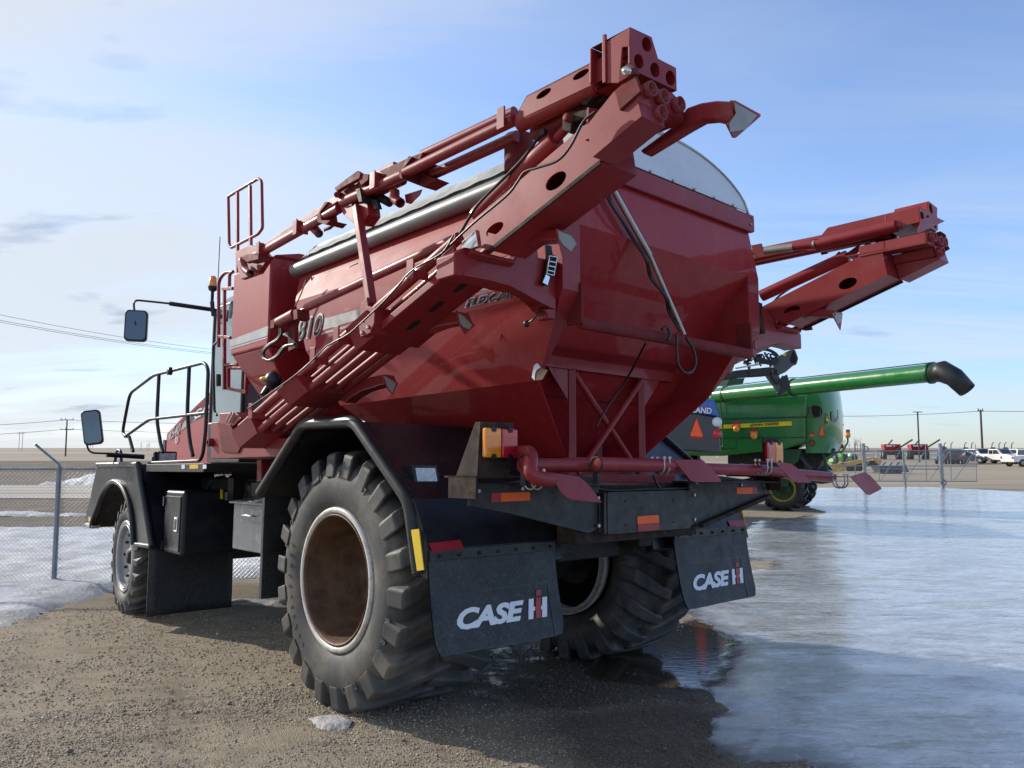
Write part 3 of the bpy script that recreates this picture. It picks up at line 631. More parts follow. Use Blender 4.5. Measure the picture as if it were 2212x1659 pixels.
# hopper support frame
m = MB()
bt = PP(C7, [(385, 45), (1850, 205)], y=-1.02); zb = 2.49
m.prism([(.86, -1.10, 2.545), (.86, -1.02, 2.50), (.86, -1.02, 2.42), (.86, -.9, 2.42), (.86, -.9, 2.545)], (1.56, 0, 0))
FR = m.build('support_frame', RED, SP, bevel=.004)
def fpost(x, y, z0, z1, w=.055, mat=RED): mm = MB(); mm.sq((x, y, z0), (x, y, z1), w); return mm.build('frame_post', mat, FR, bevel=.005)
for x in (1.235, 2.025): fpost(x, -1.0, 1.60, 2.42); fpost(x + .0, -.55, 1.6, 2.1)
m = MB(); m.tube([(1.26, -1.0, 2.40), (2.0, -1.0, 1.66)], .024, 12); m.build('cross_brace', RED, FR)
m = MB(); m.tube([(2.0, -1.03, 2.40), (1.26, -1.03, 1.66)], .024, 12); m.build('cross_brace', RED, FR)
for f in (1, -1):
    m = MB(); x = 1.19 if f == 1 else 2.07; m.prism([(x, -1.0, 2.42), (x - f*.20, -1.0, 2.42), (x, -1.0, 2.20)], (0, .01, 0)); m.build('gusset', RED, FR)
m = MB(); m.box(.86, 2.40, -1.04, -.9, 1.56, 1.66); m.box(.86, 2.4, -.6, -.5, 1.56, 1.66); m.box(.86, 2.4, .7, .8, 1.56, 1.66); m.build('frame_sill', RED, FR, bevel=.004)
m = MB(); m.hexa([(1.2, -.42, 1.79), (2.06, -.42, 1.79), (2.06, .8, 1.79), (1.2, .8, 1.79), (1.2, -.42, 1.8), (2.06, -.42, 1.8), (2.06, .8, 1.8), (1.2, .8, 1.8)]); m.box(1.25, 2.01, -.9, 1.0, 1.45, 1.79); m.build('metering_box', RED, SP, bevel=.01)
m = MB(); m.sq((.66, -1.62, 2.62), (2.62, -1.62, 2.62), .062, .05); m.tube([(.66, -1.62, 2.60), (2.62, -1.62, 2.60)], .03, 12); m.box(.645, .665, -1.65, -1.52, 2.60, 2.86); m.box(2.595, 2.615, -1.65, -1.52, 2.60, 2.86); m.build('rear_cross_bar', REDR, SP, bevel=.005)
# crank pole, cords
yp = -1.70
p1, p2, p3 = P(1322, 405, y=yp), P(1403, 550, y=yp), P(1478, 722, y=yp)
m = MB(); m.tube([p1, p2], .020, 12); m.tube([p2, p3], .015, 12); CPL = m.build('tarp_crank_pole', STEEL, SP)
m = MB(); m.prism(PP(V0, [(1311, 402), (1330, 395), (1334, 404), (1324, 418), (1315, 415)], y=yp-.03), (0, .05, 0)); m.build('crank_bracket', WHT, CPL)
m = MB()
for k, off in enumerate((0, .028)):
    pts = [(1309+off*200, 412, 0), (1322, 440, 0), (1345, 475, 0), (1372, 520, 1), (1398, 560, -1), (1408, 600, 1), (1440, 640, -1), (1447, 672, 1), (1470, 712, 0)]
    m.tube(curve([P(u - 3 + k*4, v + k*3, y=yp + .03*s_) for u, v, s_ in pts], 6), .009, 8)
m.tube(curve([P(u, v, y=yp) for u, v in [(1430, 712), (1440, 706), (1447, 722), (1442, 735)]], 6), .010, 8)
m.tube(curve([P(u, v, y=yp) for u, v in [(1462, 722), (1462, 760), (1466, 790), (1480, 805), (1496, 800), (1503, 780), (1496, 752), (1482, 730)]], 8), .010, 8)
m.tube(curve([P(*C7(a, b), y=-1.62+.5*t) for a, b, t in [(1095, 0, 0), (1060, 60, .3), (1000, 180, .7), (900, 350, 1), (780, 520, 1.1), (700, 660, 1.1)]], 6), .008, 8)
m.build('black_cord', CORD, CPL)
m = MB(); m.tube(curve([P(*C7(a, b), y=-1.33) for a, b in [(540, 1085), (640, 1115), (730, 1160), (900, 1170), (1100, 1160), (1250, 1160), (1400, 1150), (1500, 1110), (1570, 1085), (1640, 1110), (1760, 1080), (1850, 1088), (1960, 1070)]], 6), .010, 8)
m.tube(curve([P(*C7(a, b), y=-1.33) for a, b in [(1150, 1050), (1180, 1120), (1210, 1160)]], 4), .01, 8); m.build('wiring_loom', CORD, SP)

# ---- booms
BS = -.33
def BZ(y, w_=0, x=0): return 2.87 + BS*(y + 1.56) + w_
def boom(mir):
    B = lambda name, mb, mat, par, **k: mb.build(name, mat, par, mir, **k)
    skip = mir
    # rear beam with oval holes
    xa, xb = -.13, .13
    poly = PP(C4, [(225, 1655), (1000, 1035), (960, 740), (905, 770), (60, 1490), (30, 1600)], x=xa)
    holes = [ell(C4, 688, 1172, 88, 46, -42, x=xa), ell(C4, 262, 1508, 72, 34, -38, x=xa)]
    m = MB(); m.prism(poly, (.012, 0, 0), holes)
    m.prism([(xb, p[1], p[2]) for p in poly], (.012, 0, 0), [[(xb, p[1], p[2]) for p in h] for h in holes])
    n_ = len(poly)
    for i in range(n_):
        a, b_ = poly[i], poly[(i+1) % n_]
        if i in (3, 0, 1, 2): m.add([a, b_, (xb, b_[1], b_[2]), (xa if 0 else xb, a[1], a[2])], [(0, 1, 2, 3)])
    bm_ = B('spreader_boom', m, RED, SP)
    m = MB(); q = PP(C4, [(225, 1660), (1000, 1040)], x=xa-.004); m.sq(q[0], q[1], .012, .02); B('rusty_edge', m, RUSTD, bm_)
    # rear end box with four outlets
    lf = PP(C4, [(945, 1005), (1285, 720), (1255, 600), (1100, 560), (1095, 545), (900, 790)], x=-.21)
    m = MB(); m.prism(lf, (.17, 0, 0))
    ef = PP(C4, [(1285, 720), (1445, 785), (1460, 705), (1590, 765), (1575, 640), (1500, 560), (1260, 500), (1255, 600)], y=-2.80)
    hs = [ell(C4, u, v, 33, 50, -12, y=-2.80) for u, v in ((1320, 545), (1408, 600), (1520, 650), (1395, 710))]
    m.prism(ef, (0, .014, 0), hs)
    m.prism([(p[0], -2.50, p[2]) for p in ef], (0, .012, 0)); m.prism([ef[1], ef[2], (ef[2][0], -2.45, ef[2][2]), (ef[1][0], -2.45, ef[1][2])], (-.01, 0, 0)); m.prism([ef[0], ef[1], (ef[1][0], -2.45, ef[1][2]), (ef[0][0], -2.45, ef[0][2])], (0, 0, .01))
    m.prism([ef[3], ef[4], (ef[4][0], -2.3, ef[4][2]), (ef[3][0], -2.3, ef[3][2])], (-.01, 0, 0)); m.prism([ef[2], ef[3], (ef[3][0], -2.2, ef[3][2]+.02), (ef[2][0], -2.2, ef[2][2]+.02)], (0, 0, .01)); m.prism([ef[4], ef[5], (ef[5][0], -2.4, ef[5][2]), (ef[4][0], -2.4, ef[4][2])], (0, 0, -.01))
    bx = B('end_box', m, RED, bm_, bevel=.004)
    for u, v in ((1320, 545), (1408, 600), (1520, 650), (1395, 710)):
        c_ = P(*C4(u, v), y=-2.80); m = MB(); m.lathe([(.2, .030), (-.035, .030), (-.035, .036), (.0, .036)], c_, 'y', 20); m.lathe([(.16, .001), (.16, .030)], c_, 'y', 20); B('outlet_pipe', m, RED, bx)
    # lugs, hinge pin
    m = MB(); m.prism(PP(C4, [(1130, 680), (1280, 545), (1240, 435), (1170, 480), (1095, 545)], x=-.225), (.02, 0, 0)); m.prism(PP(C4, [(1120, 490), (1240, 420), (1235, 375), (1200, 350), (1125, 395)], x=-.235), (.03, 0, 0)); B('hinge_lug', m, REDR, bx, bevel=.003)
    c_ = P(*C4(1180, 405), x=-.25); m = MB(); m.lathe([(-.02, .001), (-.02, .012), (-.008, .014), (-.008, .020), (.02, .020)], c_, 'x', 20); B('hinge_pin', m, CHROME, bx)
    # upper box and upper boom
    lf = PP(C4, [(1030, 490), (1020, 215), (1120, 150), (1205, 100), (1200, 235), (1150, 240), (1130, 490)], x=-.21); xr = .10
    ef = PP(C4, [(1205, 100), (1355, 170), (1400, 320), (1525, 385), (1530, 545), (1250, 412), (1205, 350)], y=-2.76)
    hs = [ell(C4, u, v, 32, 52, -10, y=-2.76) for u, v in ((1322, 220), (1267, 338), (1380, 398), (1487, 455))]
    m = MB(); m.prism(lf, (.012, 0, 0)); m.prism(ef, (0, .012, 0), hs); m.prism([(p[0], -2.52, p[2]) for p in ef], (0, .012, 0))
    for i in range(len(ef)):
        a, b_ = ef[i], ef[(i+1) % len(ef)]
        if i in (0, 1, 2, 3, 4): m.add([a, b_, (b_[0], -2.52, b_[2]), (a[0], -2.52, a[2])], [(0, 1, 2, 3)])
    m.box(-.22, -.205, -2.62, -2.60, 3.50, 3.74)
    ub = B('upper_boom', m, RED, SP, bevel=.003)
    for u, v in ((1322, 220), (1267, 338), (1380, 398), (1487, 455)):
        c_ = P(*C4(u, v), y=-2.76); m = MB(); m.lathe([(.20, .001), (.20, .032), (.005, .032)], c_, 'y', 20); B('outlet_hole', m, RED, ub)
    m = MB(); pf = PP(C4, [(1008, 308), (1012, 468), (425, 745), (415, 705), (485, 578)], x=-.17); hs = [ell(C4, 862, 430, 66, 22, -33, x=-.17), ell(C4, 603, 563, 62, 21, -35, x=-.17)]
    m.prism(pf, (.01, 0, 0), hs); tp_ = [pf[0], pf[4], pf[3]]
    for a, b_ in ((pf[0], pf[4]), (pf[4], pf[3])): m.prism([a, b_, (.06, b_[1], b_[2]), (.06, a[1], a[2])], (0, 0, -.008))
    m.prism([(.06, p[1], p[2]) for p in pf], (.01, 0, 0))
    B('upper_beam', m, RED, ub)
    m = MB(); a = P(*C4(980, 505), x=-.12); b_ = P(*C4(440, 770), x=-.12); m.tube([a, b_], .05, 14); a2, b2 = (a[0]+.12, a[1], a[2]-.02), (b_[0]+.12, b_[1], b_[2]-.02); m.tube([a2, b2], .05, 14); B('beam_tube', m, RED, ub)
    # upper tubes: beam -> mid hinge -> front end
    z0 = 3.56; yA, yM, yF = -1.95, -.42, 1.42
    def U(y, x, dz): return (x, y, (P(*C4(415, 720), x=-.17)[2]-.03) + (y - yA)*(-.018) + dz)
    UA = P(*C4(330, 800), x=-.15)
    def line(c1, a, c2, b, x, r, nm='boom_tube', par=None):
        mm = MB(); mm.tube([P(*c1(*a), x=x), P(*c2(*b), x=x)], r, 14); return B(nm, mm, RED, par or ub)
    line(C4, (400, 690), D7, (1030, 130), -.12, .030)
    line(C4, (400, 745), D7, (880, 285), -.16, .034)
    line(C4, (420, 860), D7, (1120, 300), -.02, .034)
    m = MB(); q = PP(D7, [(1030, 108), (980, 215), (870, 280), (730, 345), (650, 275), (905, 155)], x=-.165); m.prism(q, (.02, 0, 0)); q = PP(D7, [(905, 140), (935, 150), (840, 275), (850, 345), (825, 330), (815, 270)], x=-.19); m.prism(q, (.22, 0, 0)); q = PP(D7, [(855, 345), (975, 275), (1155, 345), (1035, 415)], x=-.06); m.prism(q, (.10, 0, 0)); B('boom_bracket', m, REDR, ub, bevel=.003)  # worn rusty red, its dark tone also holds the shade among the brackets
    line(D7, (870, 300), D7, (330, 545), -.14, .036); line(D7, (850, 345), D7, (440, 545), -.06, .04)
    m = MB(); m.sq(P(*D7(800, 240), x=-.12), P(*D7(340, 480), x=-.12), .05, .07); B('boom_beam', m, RED, ub, bevel=.005)
    m = MB(); m.prism(PP(D7, [(255, 420), (300, 385), (455, 270), (485, 290), (475, 335), (330, 415), (275, 450)], x=-.20), (.035, 0, 0)); m.prism(PP(D7, [(460, 330), (500, 295), (555, 300), (550, 350), (490, 400)], x=-.19), (.05, 0, 0)); m.tube([P(*D7(280, 480), x=-.19), P(*D7(310, 470), x=-.1)], .022, 10); m.prism(PP(D7, [(290, 470), (400, 380), (470, 400), (420, 460), (330, 500)], x=-.15), (.1, 0, 0)); B('knuckle', m, REDR, ub, bevel=.004)  # rusty red darkened in colour for the shade around the knuckle
    m = MB(); m.tube([P(*D7(650, 500), x=-.05), P(*D7(740, 550), x=-.05)], .030, 12); m.prism(PP(D7, [(440, 430), (480, 420), (500, 540), (470, 545)], x=-.19), (.14, 0, 0)); m.prism(PP(D7, [(560, 520), (620, 520), (645, 600), (600, 600)], x=-.12), (.03, 0, 0)); B('knuckle_stop', m, DARK, ub, bevel=.003)
    m = MB(); a = P(*D7(330, 500), x=-.14); b_ = P(*C2(700, 880), x=-.14); m.sq(a, b_, .05, .06); B('boom_beam', m, RED, ub, bevel=.006)
    m = MB(); a = P(*D7(300, 600), x=-.14); b_ = P(*C2(620, 935), x=-.14); m.tube([a, b_], .036, 14); B('boom_tube', m, RED, ub)
    m = MB()
    for u, v, c_ in ((690, 840, C2), (1015, 650, C2), (1690, 240, C2)):
        a = P(*c_(u, v), x=-.20); m.box(a[0], a[0]+.012, a[1]-.03, a[1]+.03, a[2]-.06, a[2]+.06); m.box(a[0], a[0]+.10, a[1]-.035, a[1]-.028, a[2]-.05, a[2]+.05)
    for u, v in ((300, 720),):
        a = P(*C4(u, v), x=-.21); m.box(a[0], a[0]+.012, a[1]-.03, a[1]+.03, a[2]-.07, a[2]+.05)
    B('tube_clip', m, RED, ub, bevel=.002, split=True)
    m = MB(); m.prism(PP(C2, [(1205, 560), (1280, 430), (1310, 430), (1240, 520), (1250, 590), (1330, 590), (1290, 630), (1220, 610)], x=-.18), (.14, 0, 0)); m.prism(PP(C2, [(550, 915), (590, 890), (700, 870), (700, 930), (600, 955)], x=-.20), (.1, 0, 0)); B('boom_collar', m, REDR, ub, bevel=.003)
    # small deflector cups under the upper boom
    for c_, pts, pts2 in ((D7, [(760, 450), (800, 440), (790, 490), (850, 545), (905, 550), (850, 578), (790, 555), (765, 520)], [(870, 480), (1020, 432), (1000, 480), (920, 560), (880, 550)]),
                          (D7, [(60, 770), (100, 770), (125, 790), (165, 800), (125, 820), (70, 790)], [(165, 770), (292, 720), (220, 780), (165, 800)]),
                          (C2, [(545, 930), (580, 930), (590, 1000), (640, 1050), (690, 1040), (660, 1090), (600, 1070), (555, 1000)], [(585, 960), (640, 1000), (670, 1045), (640, 1060), (600, 1020)])):
        m = MB(); cu = PP(c_, pts, x=-.10); a_, b_ = Vector(cu[0]), Vector(cu[1]); mid = (a_ + b_)/2; e_ = Vector(cu[4]); lo_ = Vector(cu[-2]); m.tube(curve([mid, (mid*.4 + lo_*.6), lo_*.6 + e_*.4], 5), [.034]*5 + [.032]*6, 12, caps=False); CU = B('deflector_cup', m, RED, ub, solid=.003); m = MB(); m.prism(PP(c_, pts2, x=-.05), (.006, 0, 0)); B('cup_plate', m, RED, ub)
    # front rest box of the upper boom (plate hung in front of the dry box)
    m = MB(); m.prism(PP(C2, [(497, 870), (620, 805), (690, 830), (795, 905), (700, 1050), (548, 1105), (530, 1060)], x=-.02), (.05, 0, 0)); B('boom_rest', m, RED, ub, bevel=.004)
    m = MB(); c_ = P(*C4(430, 980), x=.05); m.lathe([(-.12, .085), (.10, .085)], c_, 'z', 20); m.lathe([(.10, .001), (.10, .085)], c_, 'z', 20); (B('drop_cup', m, REDR, ub) if not mir else None)
    # strut between upper and lower boom
    m = MB(); a = P(*C2(1560, 470), x=-.15); b_ = P(*C2(1690, 1335), x=-.2); m.sq(a, b_, .055, .055, up=(0, 1, 0)); ST = B('boom_strut', m, RED, SP, bevel=.006)
    m = MB(); m.prism(PP(C2, [(1410, 470), (1650, 440), (1660, 540), (1600, 625), (1530, 620), (1440, 540)], x=-.14), (.10, 0, 0)); m.prism(PP(CE, [(820, 470), (860, 425), (870, 500), (840, 600), (815, 530)], x=-.25), (.02, 0, 0)); m.prism(PP(CE, [(850, 480), (910, 490), (905, 590), (880, 650), (820, 675), (800, 560), (845, 590)], x=-.26), (.12, 0, 0)); B('strut_saddle', m, RED, ST, bevel=.004, split=True)
    m = MB()
    for u, v in ((832, 646), (869, 612)): m.lathe([(-.012, .001), (-.012, .012), (0, .014)], P(*CE(u, v), x=-.262), 'x', 8, False)
    B('saddle_bolt', m, CHROME, ST, split=True)
    # lower boom: bundle of tubes and cross boxes
    m = MB(); bb = []
    y0, y1 = -1.62, -.62
    m.hexa([(-.20, y0, BZ(y0)), (.12, y0, BZ(y0)), (.12, y1, BZ(y1)), (-.20, y1, BZ(y1)), (-.20, y0, BZ(y0)+.02), (.12, y0, BZ(y0)+.02), (.12, y1, BZ(y1)+.02), (-.20, y1, BZ(y1)+.02)]); m.hexa([(-.205, y0, BZ(y0)), (-.195, y0, BZ(y0)), (-.195, y1, BZ(y1)), (-.205, y1, BZ(y1)), (-.205, y0, BZ(y0)+.05), (-.195, y0, BZ(y0)+.05), (-.195, y1, BZ(y1)+.05), (-.205, y1, BZ(y1)+.05)])
    lb = B('lower_boom', m, RED, SP, bevel=.006)
    m = MB()
    for y in (-1.30, -1.05, -.80):
        m.add([(-.03+.05*math.cos(t)*0.5 + .0, y + .075*math.sin(t), BZ(y + .075*math.sin(t)) - .003) for t in [2*math.pi*i/14 for i in range(14)]], [tuple(range(14))])
    B('slot', m, HOLE, lb, split=True)
    yf = 1.22
    for x, w_, a, r in ((-.17, .03, -.62, .031), (-.065, .03, -.58, .029), (.03, .03, -.55, .029), (.115, .03, -.5, .029)):
        m = MB(); m.tube([(x, a, BZ(a, w_)), (x, yf, BZ(yf, w_))], r, 16); B('boom_tube', m, RED, lb)
    for x, w_, a in ((-.205, .155, -1.50), (-.095, .145, -1.55), (.04, .15, -1.5)):
        m = MB(); m.tube([(x, a, BZ(a, w_)), (x, 1.42, BZ(1.42, w_))], .034 if x < -.15 else .028, 16); B('boom_tube', m, RED, lb)
    for y0, y1, hgt, fl_ in ((-.66, -.40, .15, .07), (.28, .56, .12, .09), (1.12, 1.46, .15, .05)):
        m = MB(); s_ = BS; dy = .33*hgt*.8
        bot = [(-.20, y0, BZ(y0)), (.13, y0, BZ(y0)), (.13, y1, BZ(y1)), (-.20, y1, BZ(y1))]
        top = [(-.20-fl_, y0+dy, BZ(y0+dy, hgt)), (.17, y0+dy, BZ(y0+dy, hgt)), (.17, y1+dy, BZ(y1+dy, hgt)), (-.20-fl_, y1+dy, BZ(y1+dy, hgt))]
        m.add(bot + top, [(0, 3, 2, 1), (3, 0, 4, 7), (1, 2, 6, 5), (0, 1, 5, 4)])
        B('cross_box', m, RED, lb, solid=.012)
    m = MB()
    for y in (-1.16, .02, 1.02, -.3):
        z = BZ(y, .12); m.box(-.31, -.298, y-.035, y+.035, z-.05, z+.07); m.box(-.31, -.20, y-.038, y-.030, z-.05, z)
    B('tube_clip', m, RED, lb, bevel=.002, split=True)
    m = MB(); pts = [(1400, 40), (1330, 150), (1180, 235), (1110, 290), (1060, 350), (960, 460), (800, 610), (740, 660), (630, 720), (590, 750), (480, 860), (330, 975), (120, 1120)]
    m.tube(curve([P(*CE(*a), x=-.32) for a in pts], 5), .006, 8); pts = [(120, 640), (160, 560), (205, 545), (300, 430), (450, 290), (560, 160)]
    m.tube(curve([P(*C4(*a), x=-.27) for a in [(960, 690), (880, 760), (790, 930), (700, 1030), (560, 1080), (470, 1110), (420, 1180), (340, 1280), (100, 1480), (-150, 1720)]], 5), .007, 8)
    B('air_hose', m, CORD, lb)
    # curved deflector arms hanging off the lower boom
    for c_, arm, plate, wear in (
        (CE, [(1060, 705), (1110, 735), (1150, 700), (1215, 645), (1310, 608), (1450, 585), (1420, 512), (1310, 528), (1190, 572), (1090, 635)], [(1416, 508), (1475, 540), (1535, 602), (1472, 660), (1448, 620), (1425, 570)], [(1428, 525), (1462, 545), (1515, 600), (1500, 625), (1462, 612), (1440, 585)]),
        (CE, [(672, 1060), (722, 1085), (760, 1050), (830, 1010), (982, 965), (958, 905), (870, 925), (780, 965), (700, 1010)], [(958, 905), (1012, 935), (1058, 962), (1020, 1035), (985, 990), (968, 955)], [(966, 915), (1008, 940), (1045, 965), (1018, 1025), (990, 985)])):
        m = MB(); m.prism(PP(c_, arm, x=.12), (.10, 0, 0)); AR = B('deflector_arm', m, RED, lb, bevel=.01)
        yy = min(p[1] for p in PP(c_, arm, x=.12)) - .012
        m = MB(); m.prism(PP(c_, plate, y=yy), (0, .006, 0)); B('deflector_plate', m, RED, AR); m = MB(); m.prism(PP(c_, wear, y=yy-.003), (0, .002, 0)); B('worn_steel', m, WORN, AR)
    m = MB(); m.prism(PP(C5, [(620, 400), (700, 290), (900, 230), (1090, 225), (1115, 320), (900, 335), (780, 370), (680, 430)], x=.03), (.10, 0, 0)); AR = B('deflector_arm', m, RED, lb, bevel=.01)
    yy = min(-1.66, min(p[1] for p in PP(C5, [(1115, 320), (1090, 225)], x=.03)) - .012); m = MB(); m.prism(PP(C5, [(1085, 222), (1225, 270), (1297, 335), (1145, 475), (1125, 400)], y=yy), (0, .006, 0)); B('deflector_plate', m, RED, AR); m = MB(); m.prism(PP(C5, [(1100, 240), (1215, 285), (1262, 350), (1215, 420), (1150, 370), (1110, 310)], y=yy-.003), (0, .002, 0)); B('worn_steel', m, WORN, AR)
    if not mir:
        m = MB(); m.prism(PP(C4, [(1600, 660), (1700, 625), (1800, 610), (1915, 615), (1925, 720), (1880, 765), (1780, 742), (1690, 750), (1600, 800), (1550, 830), (1300, 985), (1270, 960), (1500, 790)], x=.16), (.07, 0, 0)); AR = B('deflector_arm', m, RED, bm_, bevel=.01)
        yy = min(p[1] for p in PP(C4, [(1925, 720), (1915, 615)], x=.16)) - .012; m = MB(); m.prism(PP(C4, [(1910, 610), (1940, 612), (2115, 708), (2115, 722), (1945, 870), (1925, 868), (1880, 775), (1950, 705)], y=yy), (0, .007, 0)); B('deflector_plate', m, RED, AR); m = MB(); m.prism(PP(C4, [(1930, 625), (2090, 715), (2010, 815), (1905, 830), (1895, 775), (1945, 700)], y=yy-.003), (0, .002, 0)); B('worn_steel', m, WORN, AR)
    else:
        # tip plate, drop plate and the fat outer tube of the far boom
        G = lambda name, mb, mat, par, **k: mb.build(name, mat, par, False, **k)
        m = MB(); m.prism(PP(C6, [(1715, 300), (1805, 278), (1882, 315), (1860, 325), (1690, 402), (1682, 398)], y=-2.86), (0, .007, 0)); G('deflector_plate', m, RED, bm_)
        m = MB(); m.prism(PP(C6, [(868, 880), (905, 912), (885, 930), (750, 985)], y=-1.72), (0, .006, 0)); m.prism(PP(C6, [(895, 945), (870, 1010), (750, 1068), (735, 1060), (840, 1000), (870, 955)], y=-1.70), (0, .006, 0)); G('deflector_plate', m, RED, bm_)
        m = MB(); m.tube([P(*C6(975, 480), x=3.13), P(*C6(1530, 350), x=3.13)], .048, 14); m.tube([P(*C6(790, 500), x=3.13), P(*C6(975, 480), x=3.13)], .036, 14); G('boom_tube', m, RED, ub)
        m = MB(); m.tube([P(*C6(932, 490), x=3.13), P(*C6(945, 487), x=3.13)], .042, 14); G('hose_clamp', m, STEEL, ub)
        m = MB(); m.tube([P(*C6(580, 530), x=3.13), P(*C6(785, 505), x=3.13)], .036, 14); G('deflector_cup', m, WORN, ub)
        m = MB(); m.prism(PP(C6, [(475, 490), (550, 476), (578, 568), (500, 582)], x=3.12), (.006, 0, 0)); G('deflector_plate', m, REDR, ub)
    # boom cylinders
    m = MB(); m.tube([P(*C4(140, 1410), x=.02), P(*C4(690, 880), x=-.05)], .052, 18); CY = B('boom_cylinder', m, RED, bm_)
    m = MB(); m.tube([P(*C4(690, 880), x=-.05), P(*C4(790, 770), x=-.05)], .026, 12); B('cylinder_rod', m, RED, CY)
    m = MB(); m.tube(curve([P(*C4(*a), x=-.08) for a in [(590, 830), (510, 950), (420, 1060), (170, 1310), (90, 1420), (20, 1540)]], 5), .010, 8); m.box(*sum([[P(*C4(u, v), x=-.1)[i] - .015, P(*C4(u, v), x=-.1)[i] + .015] for i in range(3) for u, v in ((605, 835),)], [])); B('cylinder_hose', m, DARK, CY)
    m = MB(); m.prism(PP(C4, [(730, 760), (770, 690), (860, 680), (960, 665), (940, 720), (800, 760), (790, 830), (735, 820)], x=-.12), (.08, 0, 0)); m.prism(PP(C4, [(845, 590), (860, 560), (960, 480), (985, 500), (960, 560), (900, 640), (870, 640)], x=-.13), (.06, 0, 0)); m.prism(PP(C4, [(870, 560), (985, 480), (1010, 520), (1040, 600), (900, 680), (840, 670)], x=-.08), (.03, 0, 0)); B('cylinder_clevis', m, RUSTD, CY, bevel=.004)
    m = MB(); m.lathe([(-.02, .001), (-.02, .022), (.06, .022)], P(*C4(775, 735), x=-.13), 'x', 14); B('clevis_pin', m, REDR, CY)
    m = MB(); a, b_, c_ = P(*CE(300, 592), x=.30), P(*CE(415, 530), x=.30), P(*CE(485, 492), x=.30); d_ = P(*CE(1400, 70), x=.24)
    m.tube([a, b_], .050, 16); m.tube([c_, d_], .036, 16); CY2 = B('swing_cylinder', m, RED, SP)
    m = MB(); m.tube([b_, c_], .014, 10); B('cylinder_rod', m, CHROME, CY2)
    m = MB(); m.sq(P(*CE(400, 560), x=.38), P(*CE(405, 755), x=.38), .04, .14, up=(0, 1, 0)); m.box(*sum([[a[i]-.05, a[i]+.03] for i in range(3)], [])); m.prism(PP(CE, [(400, 510), (425, 500), (430, 560), (405, 570)], x=.24), (.12, 0, 0)); B('cylinder_mount', m, REDR, CY2, bevel=.004)
    m = MB()
    for o_ in (0, 9): m.tube(curve([P(*CE(u + o_, v), x=.28) for u, v in [(320, 620), (322, 650), (300, 690), (240, 730), (210, 770), (215, 805), (250, 820), (300, 790), (345, 735), (400, 720)]], 5), .013, 8)
    B('hydraulic_hose', m, CORD, CY2)
    m = MB(); m.prism(PP(CE, [(330, 660), (380, 635), (410, 625), (415, 745), (380, 740), (375, 680)], x=.36), (.03, 0, 0)); B('ratchet_latch', m, GREYB, CY2, bevel=.004)
    # cradle arm at the tank's rear corner
    q = PP(CE, [(1405, 290), (1405, 150), (1465, 118), (1500, 118), (1560, 190), (1745, 232), (1790, 165), (1795, 150), (1918, 100), (1930, 180), (2040, 200), (2040, 505), (2000, 490), (1985, 465), (1925, 410), (1860, 375), (1750, 355), (1640, 325), (1465, 292)], y=-1.57)
    m = MB(); m.prism(q, (0, .17, 0)); m.prism(PP(CE, [(1960, 500), (2040, 490), (2035, 565), (1990, 560), (1985, 530)], y=-1.56), (0, .1, 0)); ARM = B('boom_cradle', m, RED, SP, bevel=.008)
    q2 = PP(CE, [(1500, 118), (1520, 115), (1585, 180), (1755, 222), (1790, 168), (1800, 175), (1765, 236), (1560, 198)], y=-1.585); m = MB(); m.prism(q2, (0, .10, 0)); B('cradle_lip', m, REDR, ARM, bevel=.003)
    q3 = PP(CE, [(1465, 292), (1640, 325), (1750, 355), (2000, 490), (2030, 500), (2030, 440), (1985, 400), (1750, 340), (1465, 268)], y=-1.575); m = MB(); m.prism(q3, (0, .012, 0)); B('lower_flange', m, RED, ARM, bevel=.002)
    m = MB(); m.prism(PP(CE, [(1445, 115), (1450, 80), (1535, 5), (1550, 110), (1505, 125)], x=-.24), (.03, 0, 0)); B('bright_bracket', m, CHROME if not mir else REDR, ARM, bevel=.003)
    m = MB(); m.prism(PP(CE, [(1315, 175), (1400, 100), (1400, 300), (1375, 290)], x=-.26), (.02, 0, 0)); B('side_gusset', m, RED, ARM)
    m = MB(); q = PP(CE, [(1975, 100), (2010, 105), (2018, 160), (2045, 175), (2035, 225), (2020, 290), (1990, 355), (1950, 340), (1970, 280), (1985, 170)], y=-1.60); m.prism(q, (0, .02, 0)); o = B('ratchet_strap', m, DARK if not mir else RUSTD, ARM, bevel=.004)
    if not mir:
        m = MB(); rp = PP(CE, [(1995, 170), (2045, 178), (2022, 292), (1978, 280)], y=-1.615); m.tube(rp + [rp[0]], .006, 8)
        for t in (.3, .55, .8): a, b_ = Vector(rp[0]).lerp(Vector(rp[3]), t), Vector(rp[1]).lerp(Vector(rp[2]), t); m.tube([a, b_], .006, 8)
        m.prism(PP(CE, [(1955, 335), (1975, 285), (2000, 300), (1985, 352)], y=-1.612), (0, .006, 0)); m.build('ratchet_buckle', CHROME, o)
        m = MB(); m.tube(curve([P(*CE(u, v), x=x_) for u, v, x_ in [(1950, 485, .45), (1935, 520, .40), (1900, 560, .36), (1862, 590, .36)]], 5), .006, 8); m.ball(P(*CE(1855, 592), x=.36), .022, 10); m.build('latch_cable', CORD, o)
    return bm_
boom(False); boom(True)

